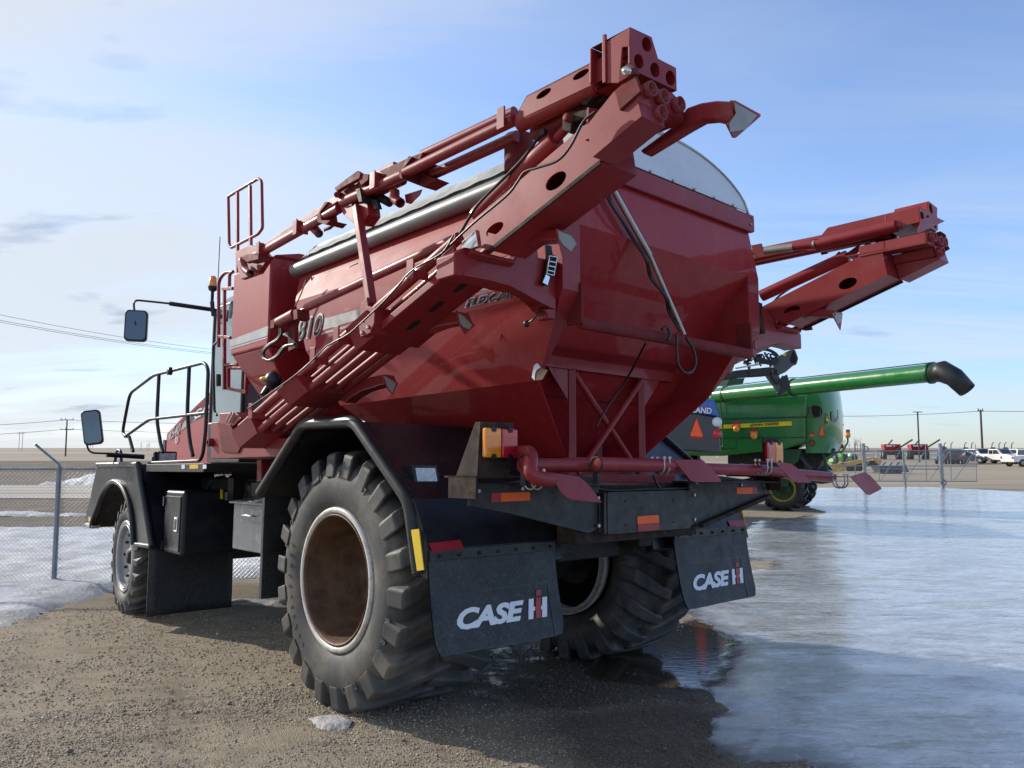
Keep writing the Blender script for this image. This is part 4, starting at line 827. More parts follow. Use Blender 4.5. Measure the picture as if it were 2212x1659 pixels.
# ---- decals on the tank side
xd = .4935
def band(pts, mat, nm, x=xd, par=TK, c=CE):
    m = MB(); m.prism(PP(c, pts, x=x), (.0025, 0, 0)); return m.build(nm, mat, par)
band([(598, 560), (950, 462), (960, 520), (588, 632)], SILV, 'silver_stripe'); band([(582, 648), (960, 540), (960, 556), (575, 662)], SILV, 'silver_stripe')
def word(t, c, bl, br, tl, mat, x, nm, par=TK, **k):
    a, b_, d_ = [Vector(P(*c(*q), x=x)) for q in (bl, br, tl)]; m = MB()
    put_text(m, t, (x, a.y, (a.z)), (0, b_.y - a.y, b_.z - a.z), (0, d_.y - a.y, d_.z - a.z), (-1, 0, 0), .0025, **k); return m.build(nm, mat, par)
word('810', C3, (815, 545), (1040, 485), (822, 352), WHT, xd, 'number_outline', off=.04, shear=.3, spacing=1.05)
word('810', C3, (825, 530), (1028, 480), (832, 362), BLKD, xd-.004, 'number_decal', off=.004, shear=.3, spacing=1.08)
word('FLEX-AIR', C5, (285, 915), (745, 815), (290, 835), SILV, xd, 'name_outline', off=.045, shear=.3, spacing=1.0)
word('FLEX-AIR', C5, (297, 905), (735, 812), (302, 842), BLKD, xd-.004, 'name_decal', off=.02, shear=.3, spacing=1.03)
band([(1455, 360), (1620, 320), (1740, 385), (1620, 380), (1470, 412)], BLKD, 'dark_band', x=xd)
word('CASE', CE, (1470, 385), (1640, 340), (1470, 330), WHT, xd-.004, 'word_decal', off=.03, shear=.3)
# scratches and welded seam on the side sheet
m = MB(); m.tube([P(*CE(*a), x=.56 + .0*0) for a in [(1755, 470), (1700, 640), (1690, 700)]], .004, 6); m.build('side_seam', REDR, TK)
# ---- dry box in front of the tank
x0 = .40; q = PP(C3, [(235, 665), (562, 580)], x=x0) + PP(C2, [(800, 915), (480, 1062)], x=x0)
ya, yb_ = q[1][1], q[0][1]; zt = (q[2][2]+q[3][2])/2 ; zl = (q[0][2]+q[1][2])/2
m = MB(); m.box(x0, W-x0, ya, yb_, zl, zt); DB = m.build('dry_box', REDT, SP, bevel=.02)
m = MB(); m.prism([(x0+.02, ya+.02, zt), (x0+.02, yb_, zt), (x0+.3, yb_, zt+.03), (x0+.3, ya, zt+.09), (x0+.05, ya, zt+.03)], (2.2, 0, 0)); m.build('box_lid', RED, DB)
m = MB(); lo = [(.75, ya+.10, 2.25), (W-.75, ya+.10, 2.25), (W-.75, yb_-.35, 2.25), (.75, yb_-.35, 2.25)]
m.hexa(lo + [(x0+.01, ya+.01, zl+.001), (W-x0-.01, ya+.01, zl+.001), (W-x0-.01, yb_-.01, zl+.001), (x0+.01, yb_-.01, zl+.001)]); m.build('box_funnel', REDT, DB, bevel=.02)
for (a, b_, c_, d_) in (((235, 530), (570, 405), (562, 492), (235, 590)), ((235, 596), (562, 500), (562, 512), (235, 612))):
    m = MB(); m.prism([(x0-.003, p[1], p[2]) for p in PP(C3, [a, b_, c_, d_], x=x0)], (.002, 0, 0)); m.build('silver_stripe', SILV, DB)
m = MB(); m.tube(curve([P(*C3(a, b_), x=.42) for a, b_ in [(900, 0), (850, 130), (800, 240)]], 4), .006, 6); m.tube(curve([P(*CE(a, b_), x=.57) for a, b_ in [(515, 295), (520, 325), (545, 348), (600, 345), (680, 300), (760, 235), (800, 215)]], 5), .006, 6); m.build('tie_cord', CORD, TK)
m = MB(); q = PP(C2, [(440, 385), (700, 228), (730, 250), (738, 660), (700, 710), (465, 832), (448, 800)], x=.45)
m.tube(fillet(q + [q[0]], .03, 3), .017, 10); GT = m.build('guard_railing', RED, SP)
m = MB()
for a_, b_ in (((520, 350), (532, 850)), ((630, 290), (648, 810))):
    p_, q_ = P(*C2(*a_), x=.45), P(*C2(*b_), x=.45); m.sq(p_, (q_[0], q_[1], zt - .02), .03, .03, up=(0, 1, 0))
m.build('guard_bar', RED, GT, split=True)
# ---- cab
yc0, yc1, CX0 = 4.25, 5.30, .97
m = MB(); m.box(CX0, W-CX0, yc0, yc1, 1.78, 2.30); m.hexa([(CX0, yc0, 3.80), (W-CX0, yc0, 3.80), (W-CX0, yc1+.1, 3.80), (CX0, yc1+.1, 3.80), (1.15, yc0+.1, 3.98), (W-1.15, yc0+.1, 3.98), (W-1.15, yc1-.1, 3.98), (1.15, yc1-.1, 3.98)])
for x in (CX0, W-CX0-.06):
    for y in (yc0, yc1-.06): m.box(x, x+.06, y, y+.06, 2.3, 3.8)
CB = m.build('cab', PLAST, SP, bevel=.02)
m = MB(); m.box(CX0+.02, CX0+.03, yc0+.06, yc1-.06, 2.3, 3.8); m.box(W-CX0-.03, W-CX0-.02, yc0+.06, yc1-.06, 2.3, 3.8); m.box(CX0+.06, W-CX0-.06, yc0+.03, yc0+.04, 2.3, 3.8); m.box(CX0+.06, W-CX0-.06, yc1-.04, yc1-.03, 2.3, 3.8); m.build('cab_glass', GLASS, CB)
m = MB(); m.tube(fillet([P(*C1(a, b_), x=.80) for a, b_ in [(1890, 1405), (1868, 1380), (1855, 800), (1895, 765)]], .05, 4), .016, 8); m.build('cab_grab_rail', PLAST, CB)
m = MB(); m.tube([P(*C1(1903, 1050), x=.79), P(*C1(1903, 1150), x=.79)], .03, 8); m.build('door_handle', PLAST, CB)
# hood
hx = 1.05; hp = [P(*C1(a, b_), x=hx) for a, b_ in [(1450, 1560), (1600, 1400), (1900, 1210), (2050, 1150)]]
lowz = 1.72
prof_ = [(hx, hp[0][1]+.02, lowz)] + hp + [(hx, 5.32, hp[-1][2]), (hx, 5.32, lowz)]
m = MB(); m.prism(prof_, (W - 2*hx, 0, 0)); HD = m.build('engine_hood', BRED, SP, bevel=.06, seg=4)
m = MB(); m.box(hx-.01, W-hx+.01, hp[0][1]+.0, hp[0][1]+.10, lowz-.1, hp[0][2]-.1); m.build('hood_grille', PLAST, HD)
band([(1575, 1545), (1660, 1470), (1910, 1330), (1910, 1270), (1650, 1400), (1590, 1480)], SILV, 'silver_stripe', x=hx-.006, par=HD, c=C1)
band([(1640, 1480), (1740, 1400), (1915, 1370), (1915, 1270), (1650, 1400)], BLKD, 'black_stripe', x=hx-.009, par=HD, c=C1)
word('CASE IH', C1, (1690, 1445), (2010, 1290), (1700, 1365), WHT, hx-.012, 'hood_lettering', HD, off=.03, shear=.3)
word('TITAN', C1, (1815, 1465), (2010, 1400), (1820, 1405), GREYB, hx-.012, 'hood_name', HD, off=.02, shear=.3)
word('4540', C1, (1462, 1630), (1568, 1560), (1470, 1540), SILV, hx-.012, 'hood_number', HD, off=.02, shear=.3)
word('E3', C1, (1525, 1650), (1550, 1640), (1525, 1600), WHT, hx-.012, 'hood_mark', HD, off=.02, shear=.2)
# beacon, antenna, ladder frame
bq = P(*C1(1855, 250), x=.86); m = MB(); m.lathe([(-.26, .02), (-.12, .02), (-.10, .05), (-.055, .06), (-.05, .06)], (bq[0], bq[1], bq[2]), 'z', 16); m.tube([(bq[0], bq[1], bq[2]-.25), (bq[0]+.02, bq[1], bq[2]-.42), (1.03, bq[1]-.1, bq[2]-.46)], .028, 10); m.box(.98, 1.06, bq[1]-.2, bq[1]+.1, bq[2]-.52, bq[2]-.38); BC = m.build('beacon', PLAST, SP); m = MB(); m.lathe([(-.05, .052), (.06, .045), (.085, .03), (.09, .001)], bq, 'z', 18); m.build('beacon_lens', AMBER, BC)
q = P(*C1(1917, 185), x=.9); q2 = P(*C2(368, 735), x=.9); m = MB(); m.tube([(q2[0], q2[1], q[2]-.3), q2], .006, 6); m.build('antenna', BPOLE, SP)
m = MB(); lx = .62
def ld(pts, r=.02): m.tube(fillet([P(*C1(a, b_), x=lx) for a, b_ in pts], .08, 4), r, 10)
ld([(2030, 155), (1960, 160), (1905, 230), (1905, 810)]); ld([(2030, 155), (2000, 170), (1998, 300)])
for a, b_ in (((1955, 300), (1955, 1180)), ((1985, 990), (2130, 990)), ((1985, 1170), (2150, 1205)), ((2150, 1000), (2140, 1200)), ((1990, 1000), (1990, 1180)), ((1905, 720), (2010, 730)), ((1950, 970), (2075, 960)), ((2030, 300), (1940, 305))):
    m.sq(P(*C1(*a), x=lx), P(*C1(*b_), x=lx), .035, .035, up=(0, 1, .1))
m.build('ladder_frame', RED, SP, bevel=.003)
# mirrors
def mirror(cen, w_, h_, ang, tilt, arm, nm='side_mirror'):
    e = MB(); o = []
    for cx_, cz_, s0 in ((w_/2-.05, h_/2-.05, 0), (-w_/2+.05, h_/2-.05, 90), (-w_/2+.05, -h_/2+.05, 180), (w_/2-.05, -h_/2+.05, 270)):
        for k in range(5): t = R(s0+k*22.5); o.append((cx_+.05*math.cos(t), 0, cz_+.05*math.sin(t)))
    M = Matrix.Translation(cen) @ Matrix.Rotation(R(ang), 4, 'Z') @ Matrix.Rotation(R(tilt), 4, 'Y')
    e.prism([M @ Vector(p) for p in o], M.to_3x3() @ Vector((0, .09, 0))); 
    for a, r in arm: e.tube(fillet(a, .07, 4), r, 10)
    mo = e.build(nm, PLAST, SP, bevel=.012); g = MB(); g.prism([M @ Vector((p[0]*.86, -.006, p[2]*.90)) for p in o], M.to_3x3() @ Vector((0, .005, 0))); g.build('mirror_glass', MIRR, mo)
cm = P(*C1(1182, 622), x=0.02); ab = P(*C1(1880, 490), x=1.0)
mirror(cm, .26, .39, -24, 0, [([cm, (cm[0]-.03, cm[1]+.05, P(*C1(1150, 410), x=0)[2]), tuple(Vector(P(*C1(1480, 432), x=.36)))], .013), ([P(*C1(1480, 432), x=.36), ab], .028)])
cm = P(*C1(800, 1510), x=-.30); ab = P(*D1(700, 330), x=.35)
mirror(cm, .215, .43, -22, -9, [([cm, P(*D1(190, 180), x=-.33), P(*D1(225, 295), x=-.30), P(*D1(375, 300), x=-.10)], .012), ([P(*D1(375, 310), x=-.10), ab], .03)])
m = MB(); lq = Vector(P(*D1(900, 330), x=.25)); m.box(lq.x-.11, lq.x+.11, lq.y-.02, lq.y+.08, lq.z-.065, lq.z+.065); m.box(lq.x-.14, lq.x-.10, lq.y, lq.y+.05, lq.z-.06, lq.z+.06); m.sq(lq + Vector((-.12, .05, 0)), lq+Vector((-.12, .05, -.15)), .05); WL2 = m.build('work_lamp', PLAST, SP, bevel=.01); m = MB(); m.box(lq.x-.09, lq.x+.09, lq.y-.026, lq.y-.018, lq.z-.045, lq.z+.045); m.build('lamp_lens', LENS, WL2)
# deck and railing
m = MB(); m.box(-.02, .80, 2.72, 4.45, 1.665, 1.75); m.box(W-.80, W+.02, 2.72, 4.45, 1.665, 1.75); m.box(.05, 1.0, 4.4, 6.2, 1.70, 1.75); m.box(.82, W-.82, 2.6, 4.1, 1.6, 1.72); DK = m.build('side_deck', BLACKM, SP, bevel=.006)
for a, b_, mt in ((1030, 1058, WHT), (1100, 1175, YEL), (1215, 1245, WHT)):
    q = PP(D1, [(a, 398), (b_, 396), (b_, 432), (a, 434)], x=-.022); m = MB(); m.prism([(-.024, p[1], min(max(p[2], 1.672), 1.745)) for p in q], (.002, 0, 0)); m.build('deck_reflector', mt, DK)
xr = .06
m = MB()
def rl(pts, r=.0185, x=xr, rad=.12): m.tube(fillet([P(*C1(a, b_), x=x) for a, b_ in pts], rad, 5), r, 12)
rl([(1105, 1590), (1065, 1560), (1130, 1215), (1340, 1055), (1780, 945), (1815, 1000), (1790, 1560), (1760, 1800), (1300, 1820)])
rl([(1090, 1590), (1300, 1440), (1790, 1385)])
for a in ([(1385, 1050), (1365, 1450), (1400, 1660), (1420, 1730)], [(1648, 990), (1630, 1400), (1655, 1650), (1680, 1760)], [(1125, 1590), (1160, 1720)]): rl(a, .02)
RL = m.build('handrail', PLAST, SP)
m = MB(); c_ = P(*C1(1478, 1020), x=xr-.02); m.lathe([(-.02, .001), (-.02, .045), (.02, .045), (.02, .001)], c_, 'x', 16); m.build('rail_knob', PLAST, RL)
m = MB(); m.tube(fillet([P(*D6(a, b_), x=.35) for a, b_ in [(1430, 700), (1450, 560), (1480, 540), (1505, 560), (1510, 700)]], .05, 4), .02, 10); m.build('grab_loop', PLAST, RL)
# front fender with wheel arch
xf = -.05
arch = [(610, 1092), (600, 900), (575, 740), (525, 610), (480, 560), (435, 545), (390, 575), (340, 650), (300, 760), (262, 860), (245, 945)]
outl = [(180, 905), (210, 790), (285, 430), (300, 400), (650, 395), (685, 600), (725, 850), (775, 1112)]
m = MB(); q = PP(D1, outl + arch, x=xf); m.prism(q, (.03, 0, 0)); 
yr = q[7][1]; ytop = q[4][1]; yfr = q[3][1]
m.prism([q[4], q[7], (.80, yr, q[7][2]), (.80, ytop, q[4][2])], (0, .02, 0)); m.box(xf, .80, ytop, yfr, 1.73, 1.752); m.prism([q[3], q[0], (.78, q[0][1], q[0][2]), (.78, yfr, q[3][2])], (0, -.02, 0))
FF = both('front_fender', m, BLACK, bevel=.02)
m = MB(); aq = PP(D1, arch, x=xf-.012); m.tube(curve(aq, 4), .032, 10); m.tube([q[7], q[4]], .04, 12); m.tube([q[4], q[3]], .035, 12); m.tube([(xf, q[7][1], q[7][2]), (xf, aq[0][1], aq[0][2])], .028, 10); both('fender_lip', m, BLACK, FF)
m = MB(); m.grid(lambda i, j: tuple(Vector(PP(D1, arch, x=xf+.02)[min(int(i*10+.5), 10)]) + Vector((.75*j, 0, 0))), 10, 1); both('wheel_well', m, DARK, FF)
m = MB(); w_ = PP(D1, [(180, 905), (250, 930), (238, 955), (170, 915)], x=xf-.03); m.prism(w_, (.10, 0, 0)); both('fender_tip', m, WHT if 0 else STEEL, FF); m = MB(); m.prism(PP(D1, [(218, 852), (260, 857), (255, 893), (215, 890)], x=xf-.003), (.004, 0, 0)); both('yellow_reflector', m, YEL, FF)
m = MB(); m.grid(lambda i, j: (-.05 + .93*i, 4.10 - .02*j + .03*math.sin(i*3)*j, .88 - (.76 - .0*i)*j), 10, 8); both('front_mud_flap', m, FLAP, FF, solid=.014)
# side boxes
xb0 = .05; yA, yB = 3.42, 3.96
m = MB(); m.prism([(xb0, yA, .80), (xb0, yA, 1.42), (xb0+.0, yA+.0, 1.47), (xb0, yB, 1.47), (xb0, yB, .80)], (.62, 0, 0)); TB = m.build('tool_box', BLACK, SP, bevel=.035, seg=4)
m = MB(); m.box(xb0-.012, xb0+.004, yA+.05, yB-.03, .84, 1.41); DR = m.build('box_door', BLACK, TB, bevel=.006)
m = MB(); y_ = yA + .14; z_ = 1.12; m.box(xb0-.022, xb0-.010, y_-.045, y_+.045, z_-.08, z_+.08); m.build('paddle_latch', CHROME, DR, bevel=.01); m = MB(); m.box(xb0-.024, xb0-.021, y_-.028, y_+.028, z_-.055, z_+.055); m.build('latch_recess', BLACKM, DR)
m = MB(); m.box(xb0-.03, xb0, yB-.035, yB-.0, 1.30, 1.40); m.box(xb0-.03, xb0, yB-.035, yB, .84, .93); m.build('door_hinge', PLAST, DR, split=True)
m = MB(); m.box(xb0+.60, xb0+.70, yA-.01, yA+.05, .84, 1.50); m.build('box_post', BLACKM, TB); m = MB(); q = PP(D1, [(1365, 617), (1388, 615), (1388, 695), (1366, 695)], y=yA-.014); m.prism(q, (0, .003, 0)); m.build('warning_sticker', JYEL, TB); m = MB(); q = PP(D1, [(1405, 637), (1447, 635), (1447, 707), (1407, 707)], y=yA-.014); m.prism(q, (0, .003, 0)); m.build('white_sticker', SILV, TB)
m = MB(); m.box(.13, .75, 1.6, 2.32, .96, 1.38); TB2 = m.build('battery_box', ALU, SP, bevel=.008); m = MB(); m.prism([(.10, 1.58, 1.38), (.10, 2.36, 1.38), (.45, 2.36, 1.43), (.8, 2.36, 1.40), (.8, 1.58, 1.40), (.45, 1.58, 1.43)], (0, 0, .015)); m.build('box_lid', ALU, TB2); m = MB(); m.tube(fillet([(.13, 2.05, 1.28), (.09, 2.05, 1.28), (.09, 1.85, 1.28), (.13, 1.85, 1.28)], .02, 3), .008, 8); m.build('box_handle', CHROME, TB2)
# boom cradle frame at the front of the lower boom
m = MB(); q = PP(C3, [(65, 1260), (75, 1245), (140, 1240), (140, 1165), (280, 1155), (330, 1210), (250, 1290), (320, 1450), (430, 1380), (780, 1380), (760, 1520), (640, 1545), (150, 1560), (65, 1560)], x=.02); m.prism(q, (.45, 0, 0)); m.sq(P(*C3(530, 1570), x=.3), P(*C3(530, 1760), x=.3), .10, .10, up=(0, 1, 0)); FC = both('boom_front_cradle', m, RED, bevel=.008)
m = MB(); m.prism(PP(C3, [(125, 1240), (235, 1270), (330, 1450), (300, 1510), (160, 1500)], x=.005), (.02, 0, 0)); m.lathe([(-.03, .02), (-.03, .04), (.03, .04)], P(*C3(65, 1420), x=.0), 'x', 14); both('cradle_side', m, REDR, FC, bevel=.003)
for a, b_ in (((200, 1240), (245, 1160)), ((225, 1245), (270, 1160))):
    m = MB(); m.tube([P(*C3(*a), x=.0), P(*C3(*b_), x=.0)], .008, 8); m.build('cradle_rod', STEEL, FC[0])
# light bar / motor under the dry box
m = MB(); c_ = P(*C3(620, 880), x=.55); m.ball(c_, .10, 12); m.tube([c_, P(*C3(560, 950), x=.55), P(*C3(525, 1010), x=.5)], .035, 10); m.tube([P(*C3(600, 840), x=.55), P(*C3(690, 880), x=.6)], .06, 12); MO = m.build('fan_motor', PLAST, SP); m = MB(); m.ball(P(*C3(555, 868), x=.5), .06, 12, (1.2, 1.3, .5)); m.build('yellow_cap', YEL, MO)
# ---------------------------------------------------------------- ground
def gmat(name, build):
    m = bpy.data.materials.new(name); m.use_nodes = True; t = m.node_tree; b = t.nodes['Principled BSDF']
    tc = N(t, 'ShaderNodeTexCoord'); build(t, b, tc.outputs['Object']); return m
def bumpn(t, b, h, strength, dist):
    n = N(t, 'ShaderNodeBump', inp={'Strength': strength, 'Distance': dist}); L(t, h, n.inputs['Height']); L(t, n.outputs[0], b.inputs['Normal'])
def wetmask(t, v):                          # meltwater soaked into the gravel around the ice edge: wet ground is darker and shinier
    sp = N(t, 'ShaderNodeSeparateXYZ'); L(t, v, sp.inputs[0]); nn = mth(t, 'MULTIPLY', mth(t, 'SUBTRACT', noi(t, v, 1.6, 6, .65), .5), .8)
    def blob(x, y, r, a=1.0):
        dx = mth(t, 'MULTIPLY', mth(t, 'SUBTRACT', sp.outputs[0], x), a); dy = mth(t, 'SUBTRACT', sp.outputs[1], y)
        d = mth(t, 'POWER', mth(t, 'ADD', mth(t, 'MULTIPLY', dx, dx), mth(t, 'MULTIPLY', dy, dy)), .5)
        return ramp(t, mth(t, 'ADD', mth(t, 'DIVIDE', d, r), nn), [(.55, 1), (.95, 0)])
    return mth(t, 'MAXIMUM', mth(t, 'MAXIMUM', blob(*WETA), blob(*WETB)), blob(*WETC))
def g_gravel(t, b, v):
    big = noi(t, v, .35, 4); mid = noi(t, v, 3.0, 6, .65); fine = noi(t, v, 60, 6, .75)
    vo = N(t, 'ShaderNodeTexVoronoi', inp={'Scale': 85.0, 'Randomness': 1.0}); L(t, mapping(t, v, (1, 1, .3)), vo.inputs['Vector'])
    vc = N(t, 'ShaderNodeTexVoronoi', inp={'Scale': 85.0}); L(t, mapping(t, v, (1, 1, .3)), vc.inputs['Vector'])
    stone = mix(t, ramp(t, vc.outputs['Color'], [(.1, 0), (.9, 1)]), (.20, .16, .11), (.52, .45, .35))
    base = mix(t, ramp(t, mid, [(.35, 0), (.65, 1)]), (.26, .205, .135), (.39, .32, .225))
    c = mix(t, ramp(t, vo.outputs['Distance'], [(.25, .75), (.5, 0)]), base, stone)
    c = mix(t, mth(t, 'MULTIPLY', ramp(t, big, [(.4, 0), (.65, 1)]), .5), c, (.30, .225, .14)); c = mix(t, mth(t, 'MULTIPLY', ramp(t, noi(t, mapping(t, v, (1, 2.5, 1)), 1.3, 7, .7, 1.0), [(.52, 0), (.64, 1)]), .45), c, (.14, .105, .07))
    wt = wetmask(t, v)
    c = mix(t, mth(t, 'MULTIPLY', wt, .78), c, (.085, .062, .040))
    L(t, c, b.inputs['Base Color']); L(t, mth(t, 'SUBTRACT', .9, mth(t, 'MULTIPLY', wt, ramp(t, noi(t, v, 4.5, 4, .6), [(.48, .18), (.64, .72)]))), b.inputs['Roughness'])
    h = mth(t, 'ADD', mth(t, 'MULTIPLY', ramp(t, vo.outputs['Distance'], [(0, 1), (.6, 0)]), .6), mth(t, 'MULTIPLY', fine, .8))
    h = mth(t, 'ADD', h, mth(t, 'MULTIPLY', noi(t, v, 7, 5, .6), 1.6)); bumpn(t, b, h, .9, .016)
A1, A2, A3 = GP(1330, 1440), GP(1420, 1590), GP(1200, 1500)
WETA = (A1[0], A1[1], 1.5, .55); WETB = (A2[0], A2[1], .95, .9); WETC = (A3[0], A3[1], .6, .6)
GRAV = gmat('gravel_ground', g_gravel)
def g_far(t, b, v):
    n = noi(t, mapping(t, v, (.02, .08, 1)), 1, 6, .65); c = mix(t, ramp(t, n, [(.3, 0), (.7, 1)]), (.25, .19, .125), (.36, .285, .20)); L(t, c, b.inputs['Base Color']); b.inputs['Roughness'].default_value = .95
FARM = gmat('stubble_field', g_far)
def g_yard(t, b, v):
    n = noi(t, mapping(t, v, (.05, .35, 1)), 1, 7, .65, .3); n2 = noi(t, v, 9, 6, .7)
    c = mix(t, ramp(t, n, [(.32, 0), (.68, 1)]), (.30, .235, .15), (.44, .36, .24)); c = mix(t, mth(t, 'MULTIPLY', ramp(t, n2, [(.4, 0), (.7, 1)]), .4), c, (.20, .15, .10)); L(t, c, b.inputs['Base Color']); b.inputs['Roughness'].default_value = .85; bumpn(t, b, n2, .5, .02)
YARD = gmat('packed_gravel', g_yard)
def g_grass(t, b, v):
    n = noi(t, mapping(t, v, (.22, 1.0, 1)), 1, 9, .72, .8); n2 = noi(t, mapping(t, v, (1.2, 3.2, 1)), 1.4, 8, .75)
    c = mix(t, ramp(t, n, [(.35, 0), (.62, 1)]), (.10, .066, .038), (.26, .175, .09)); c = mix(t, ramp(t, n2, [(.42, .8), (.60, 0)]), c, (.07, .052, .034)); n3 = noi(t, mapping(t, v, (.12, .6, 1)), 1, 6, .7, 1); c = mix(t, ramp(t, n3, [(.62, 0), (.68, .8)]), c, (.48, .50, .54)); L(t, c, b.inputs['Base Color']); b.inputs['Roughness'].default_value = .95; bumpn(t, b, mth(t, 'ADD', n2, n), .9, .12)
GRASS = gmat('dead_grass', g_grass)
def g_road(t, b, v):
    n = noi(t, mapping(t, v, (.04, 1.3, 1)), 1, 5, .6); c = mix(t, ramp(t, n, [(.40, 0), (.60, 1)]), (.26, .215, .165), (.47, .41, .33)); L(t, c, b.inputs['Base Color']); b.inputs['Roughness'].default_value = .9
ROAD = gmat('dirt_road', g_road)
def g_snow(t, b, v):
    n = noi(t, v, 2.2, 8, .7, .5); n2 = noi(t, v, 14, 6, .7); ed = N(t, 'ShaderNodeAttribute', attribute_name='edge').outputs['Fac']; c = mix(t, ramp(t, n, [(.42, 0), (.62, .9)]), (.60, .605, .63), (.32, .295, .27)); c = mix(t, mth(t, 'MULTIPLY', ramp(t, mth(t, 'ADD', ed, mth(t, 'MULTIPLY', n2, .8)), [(.35, 1), (.9, 0)]), .6), c, (.34, .30, .26)); L(t, c, b.inputs['Base Color']); b.inputs['Roughness'].default_value = .5; b.inputs['Subsurface Weight'].default_value = .05; bumpn(t, b, mth(t, 'ADD', mth(t, 'MULTIPLY', n, 2.0), n2), .8, .03)
SNOW = gmat('old_snow', g_snow)
def g_ice(t, b, v):
    ed = N(t, 'ShaderNodeAttribute', attribute_name='edge').outputs['Fac']
    n = noi(t, mapping(t, v, (.55, 1.5, 1), (0, 0, R(-6))), .8, 9, .68, .8); n2 = noi(t, mapping(t, v, (1.2, 3.0, 1), (0, 0, R(5))), 2.2, 9, .72, 1.6); n3 = noi(t, mapping(t, v, (.7, 2.2, 1)), 1.0, 9, .74, .8); fine = noi(t, v, 38, 6, .75)
    c = mix(t, ramp(t, n, [(.34, 0), (.64, 1)]), (.27, .265, .26), (.56, .555, .55)); c = mix(t, mth(t, 'MULTIPLY', ramp(t, n2, [(.50, 0), (.60, 1)]), .6), c, (.80, .79, .78))
    n4 = noi(t, mapping(t, v, (2.2, 6, 1), (0, 0, R(4))), 2.4, 10, .76, 1.8); c = mix(t, ramp(t, n4, [(.50, 0), (.56, .55)]), c, (.78, .785, .80))
    n5 = noi(t, mapping(t, v, (1.6, 5, 1), (0, 0, R(-8))), 2.0, 10, .78, 1.2); c = mix(t, ramp(t, n5, [(.54, 0), (.62, .6)]), c, (.17, .165, .155))
    tr = N(t, 'ShaderNodeTexWave', wave_type='BANDS', inp={'Scale': .22, 'Distortion': 3.0, 'Detail': 3.0, 'Detail Scale': .6}); L(t, mapping(t, v, (1, 1, 1), (0, 0, R(38))), tr.inputs['Vector'])
    c = mix(t, mth(t, 'MULTIPLY', ramp(t, tr.outputs['Fac'], [(.90, 0), (.97, 1)]), mth(t, 'MULTIPLY', ramp(t, n, [(.4, 0), (.6, 1)]), .30)), c, (.60, .67, .80))
    brown = ramp(t, n3, [(.53, 0), (.63, .75)]); grit = ramp(t, noi(t, mapping(t, v, (.9, 4.5, 1)), 1.6, 9, .8), [(.555, 0), (.60, .85)])
    e1 = mth(t, 'ADD', ed, mth(t, 'MULTIPLY', mth(t, 'SUBTRACT', noi(t, v, 5, 7, .7), .5), .5)); shore = ramp(t, e1, [(.02, 1), (.30, 0)])
    br = mth(t, 'MAXIMUM', mth(t, 'MAXIMUM', brown, grit), mth(t, 'MULTIPLY', shore, .9))
    c = mix(t, br, c, mix(t, shore, mix(t, grit, (.20, .165, .13), (.10, .065, .045)), (.085, .066, .046)))
    L(t, mth(t, 'ADD', ramp(t, n, [(.35, .09), (.6, .30)]), mth(t, 'MULTIPLY', brown, .3)), b.inputs['Roughness']); L(t, c, b.inputs['Base Color']); b.inputs['Specular IOR Level'].default_value = .6; b.inputs['Coat Weight'].default_value = .6; b.inputs['Coat Roughness'].default_value = .14
    bumpn(t, b, mth(t, 'ADD', mth(t, 'MULTIPLY', n2, 1.5), mth(t, 'ADD', mth(t, 'MULTIPLY', n, 1.2), mth(t, 'MULTIPLY', n4, 1.0))), .6, .03)
ICE = gmat('grey_ice', g_ice)
def g_water(t, b, v):
    ed = N(t, 'ShaderNodeAttribute', attribute_name='edge').outputs['Fac']; e1 = mth(t, 'ADD', ed, mth(t, 'MULTIPLY', mth(t, 'SUBTRACT', noi(t, v, 7, 8, .72), .5), .34))
    L(t, mix(t, ramp(t, e1, [(0, 0), (.16, 1)]), (.13, .10, .065), (.06, .046, .028)), b.inputs['Base Color']); L(t, ramp(t, e1, [(.0, .6), (.12, .04)]), b.inputs['Roughness']); b.inputs['Specular IOR Level'].default_value = .6
    L(t, ramp(t, e1, [(-.0, 0), (.10, 1)]), b.inputs['Alpha']); bumpn(t, b, noi(t, mapping(t, v, (6, 22, 1)), 1.2, 4, .5), .12, .01)
WATER = gmat('meltwater', g_water)

def hump(x, y):                             # small humps and shallow tyre ruts with tread prints
    x = np.asarray(x, float); y = np.asarray(y, float)
    h = np.array([noise.fractal(Vector((a*1.6, b_*1.6, 3)), 1, 2, 2) for a, b_ in zip(x.ravel(), y.ravel())]).reshape(x.shape)*.012
    for px, py, dx, dy, wd_ in ((-.45, 1.6, -.42, .907, .15), (-1.75, 1.6, -.42, .907, .15), (.6, 1.4, -.88, .47, .12)):
        s_ = (x - px)*dx + (y - py)*dy; q = (x - px)*dy - (y - py)*dx + .10*np.sin(s_*.9); e = np.exp(-(q/wd_)**4)
        h = h + e*(-.010 + .006*np.sign(np.sin(s_*2*np.pi/.20 + np.abs(q)*14))) + .008*np.exp(-((np.abs(q) - wd_*1.25)/.05)**2)
    return h
def land():                                 # one sheet of ground out to the horizon, finer near the camera
    rs = np.concatenate([np.arange(0, 1.4, .2), np.arange(1.4, 5, .035), np.arange(5, 10, .12), np.geomspace(10, 60, 50), np.geomspace(70, 6000, 26)]); na = 420
    an = np.linspace(0, 2*np.pi, na, endpoint=False); X = rs[:, None]*np.cos(an); Y = rs[:, None]*np.sin(an); Z = ground(X, Y)
    ok = (rs < 14); Z[ok] = Z[ok] + hump(X[ok], Y[ok])
    v = np.stack([X, Y, Z], -1).reshape(-1, 3); f = [(i*na+j, i*na+(j+1) % na, (i+1)*na+(j+1) % na, (i+1)*na+j) for i in range(len(rs)-1) for j in range(na)]
    m = MB(); m.add(v, f, True); return m
